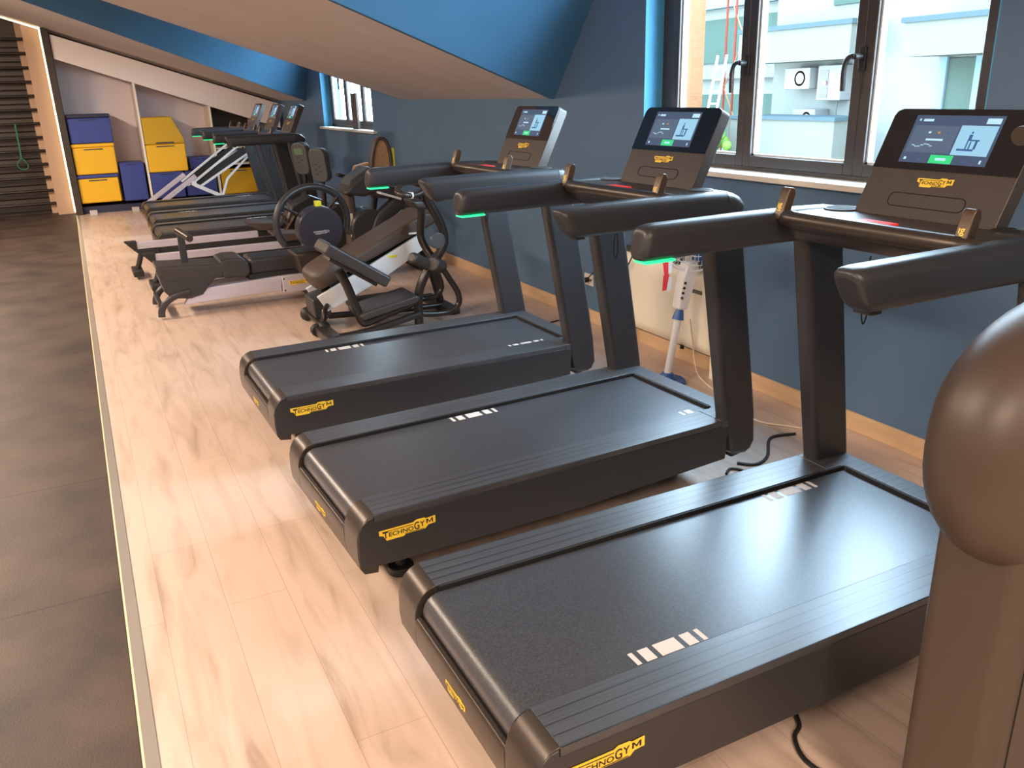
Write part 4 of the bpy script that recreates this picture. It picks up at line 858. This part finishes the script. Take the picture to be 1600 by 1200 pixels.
for y0, y1, z0, z1 in ((2.5, 9, .2, 2.0), (2.5, 9, 3.0, 4.4), (12.9, 15.2, 3.1, 4.5)):
    bm = NB(); box(bm, *bb(15.95, 16.0, y0, y1, z0, z1)); obj('window', bm, 'win_out', t)
for (y0, y1, z0, z1, lab) in ((15.35, 16.15, 1.33, 1.80, 'white air conditioner unit hung high on the building outside'), (15.1, 15.8, .50, .88, 'white air conditioner unit sitting low behind the terrace wall outside')):
    a = thing('air_conditioner', lab, 'air conditioner', (15.75, (y0 + y1) / 2, (z0 + z1) / 2)); hy = (y1 - y0) / 2; hz = (z1 - z0) / 2
    bm = NB(); box(bm, -.2, .25, -hy, hy, -hz, hz); obj('casing', bm, 'ac', a, bevel=.02)
    bm = NB()
    for k in range(6): cyl(bm, (-.205, -.1, 0), (-.203 - k * .001, -.1, 0), hz * .85 - k * .025, n=28, mi=k % 2)
    obj('fan_grille', bm, ['grille', 'ac'], a)
a = thing('boiler_cabinet', 'open white boiler cabinet on the outside wall', 'boiler', (15.8, 14.85, 1.45))
bm = NB(); box(bm, -.15, .2, -.35, .35, -.38, .38); obj('casing', bm, 'ac', a, bevel=.02)
bm = NB(); box(bm, -.16, -.15, .02, .27, -.32, .28); obj('inside_panel', bm, 'black', a)
bm = NB(); cyl(bm, (-.18, .1, .0), (-.17, .1, .0), .05); obj('valve', bm, 'red', a)
bm = NB(); tube(bm, [(-.05, -.2, -.38), (-.05, -.2, -.9)], .015, 8); obj('pipe', bm, 'black', a)
t = thing('glass_building', 'taller pale building with ribbon windows behind the scaffolding outside', 'building', (22, 24, -6))
bm = NB(); box(bm, 0, 8, -4.6, 12, 0, 13); obj('wall', bm, 'render_w', t)
for z_ in (3.0, 5.6, 8.2, 10.6):
    bm = NB(); box(bm, -.06, 0, -4.4, 8, z_, z_ + 1.5); obj('ribbon_window', bm, 'win_out', t)
    bm = NB(); box(bm, -.35, -.06, -4.5, 8, z_ - .55, z_ - .1); obj('sun_shade', bm, 'lightblue', t)
bm = NB(); box(bm, 14.6, 15.4, 19.0, 19.45, -6, 8); tag(obj('brick_pier', bm, 'brick'), 'orange brick pier outside at the edge of the first window pane', 'pier')
t = thing('scaffold', 'thin red scaffold poles with diagonal braces outside', 'scaffold', (16, 18.4, -6))
for (y_, m_) in ((-.95, 'scaffold'), (.1, 'scaffold'), (.45, 'scaffold')):
    bm = NB(); cyl(bm, (0, y_, 0), (0, y_, 13), .03, n=8); obj('pole', bm, m_, t)
for (z0, z1) in ((5.0, 7.4), (7.4, 9.8)):
    bm = NB(); cyl(bm, (0, -.95, z0), (0, .45, z1), .018, n=6); cyl(bm, (0, .45, z0), (0, -.95, z1), .018, n=6); obj('brace', bm, 'brick', t)
t = thing('ladder', 'white ladder leaning against the scaffold outside', 'ladder', (15.6, 18.6, -6))
bm = NB()
for s in (-.18, .18): cyl(bm, (-.6, s, 4.5), (0, s - .1, 8.2), .03, n=8)
obj('side_rail', bm, 'white', t)
bm = NB()
for k in range(12):
    f = k / 12; cyl(bm, (-.6 + .6 * f, -.18 - .1 * f, 4.6 + 3.6 * f), (-.6 + .6 * f, .18 - .1 * f, 4.6 + 3.6 * f), .018, n=6)
obj('rung', bm, 'white', t)
def shrub(c, r, n, label):
    bm = NB()
    for i in range(n):
        d = Vector((random.gauss(0, 1), random.gauss(0, 1), random.gauss(0, 1))).normalized() * (r * random.uniform(.5, 1)); ball(bm, Vector(c) + d, random.uniform(.12, .28) * r, 8, 5)
    cyl(bm, (c[0], c[1], -6), (c[0], c[1], c[2]), .08, n=8)
    tag(obj('shrub', bm, 'leaf'), label, 'shrub')
shrub((13.6, 16.9, .0), .9, 60, 'bright green shrub outside low in the first pane')
shrub((15.2, 11.2, -.1), .7, 50, 'bright green shrub outside low in the third pane')
shrub((12.5, 30, .2), 2.4, 90, 'green tree outside the far window')
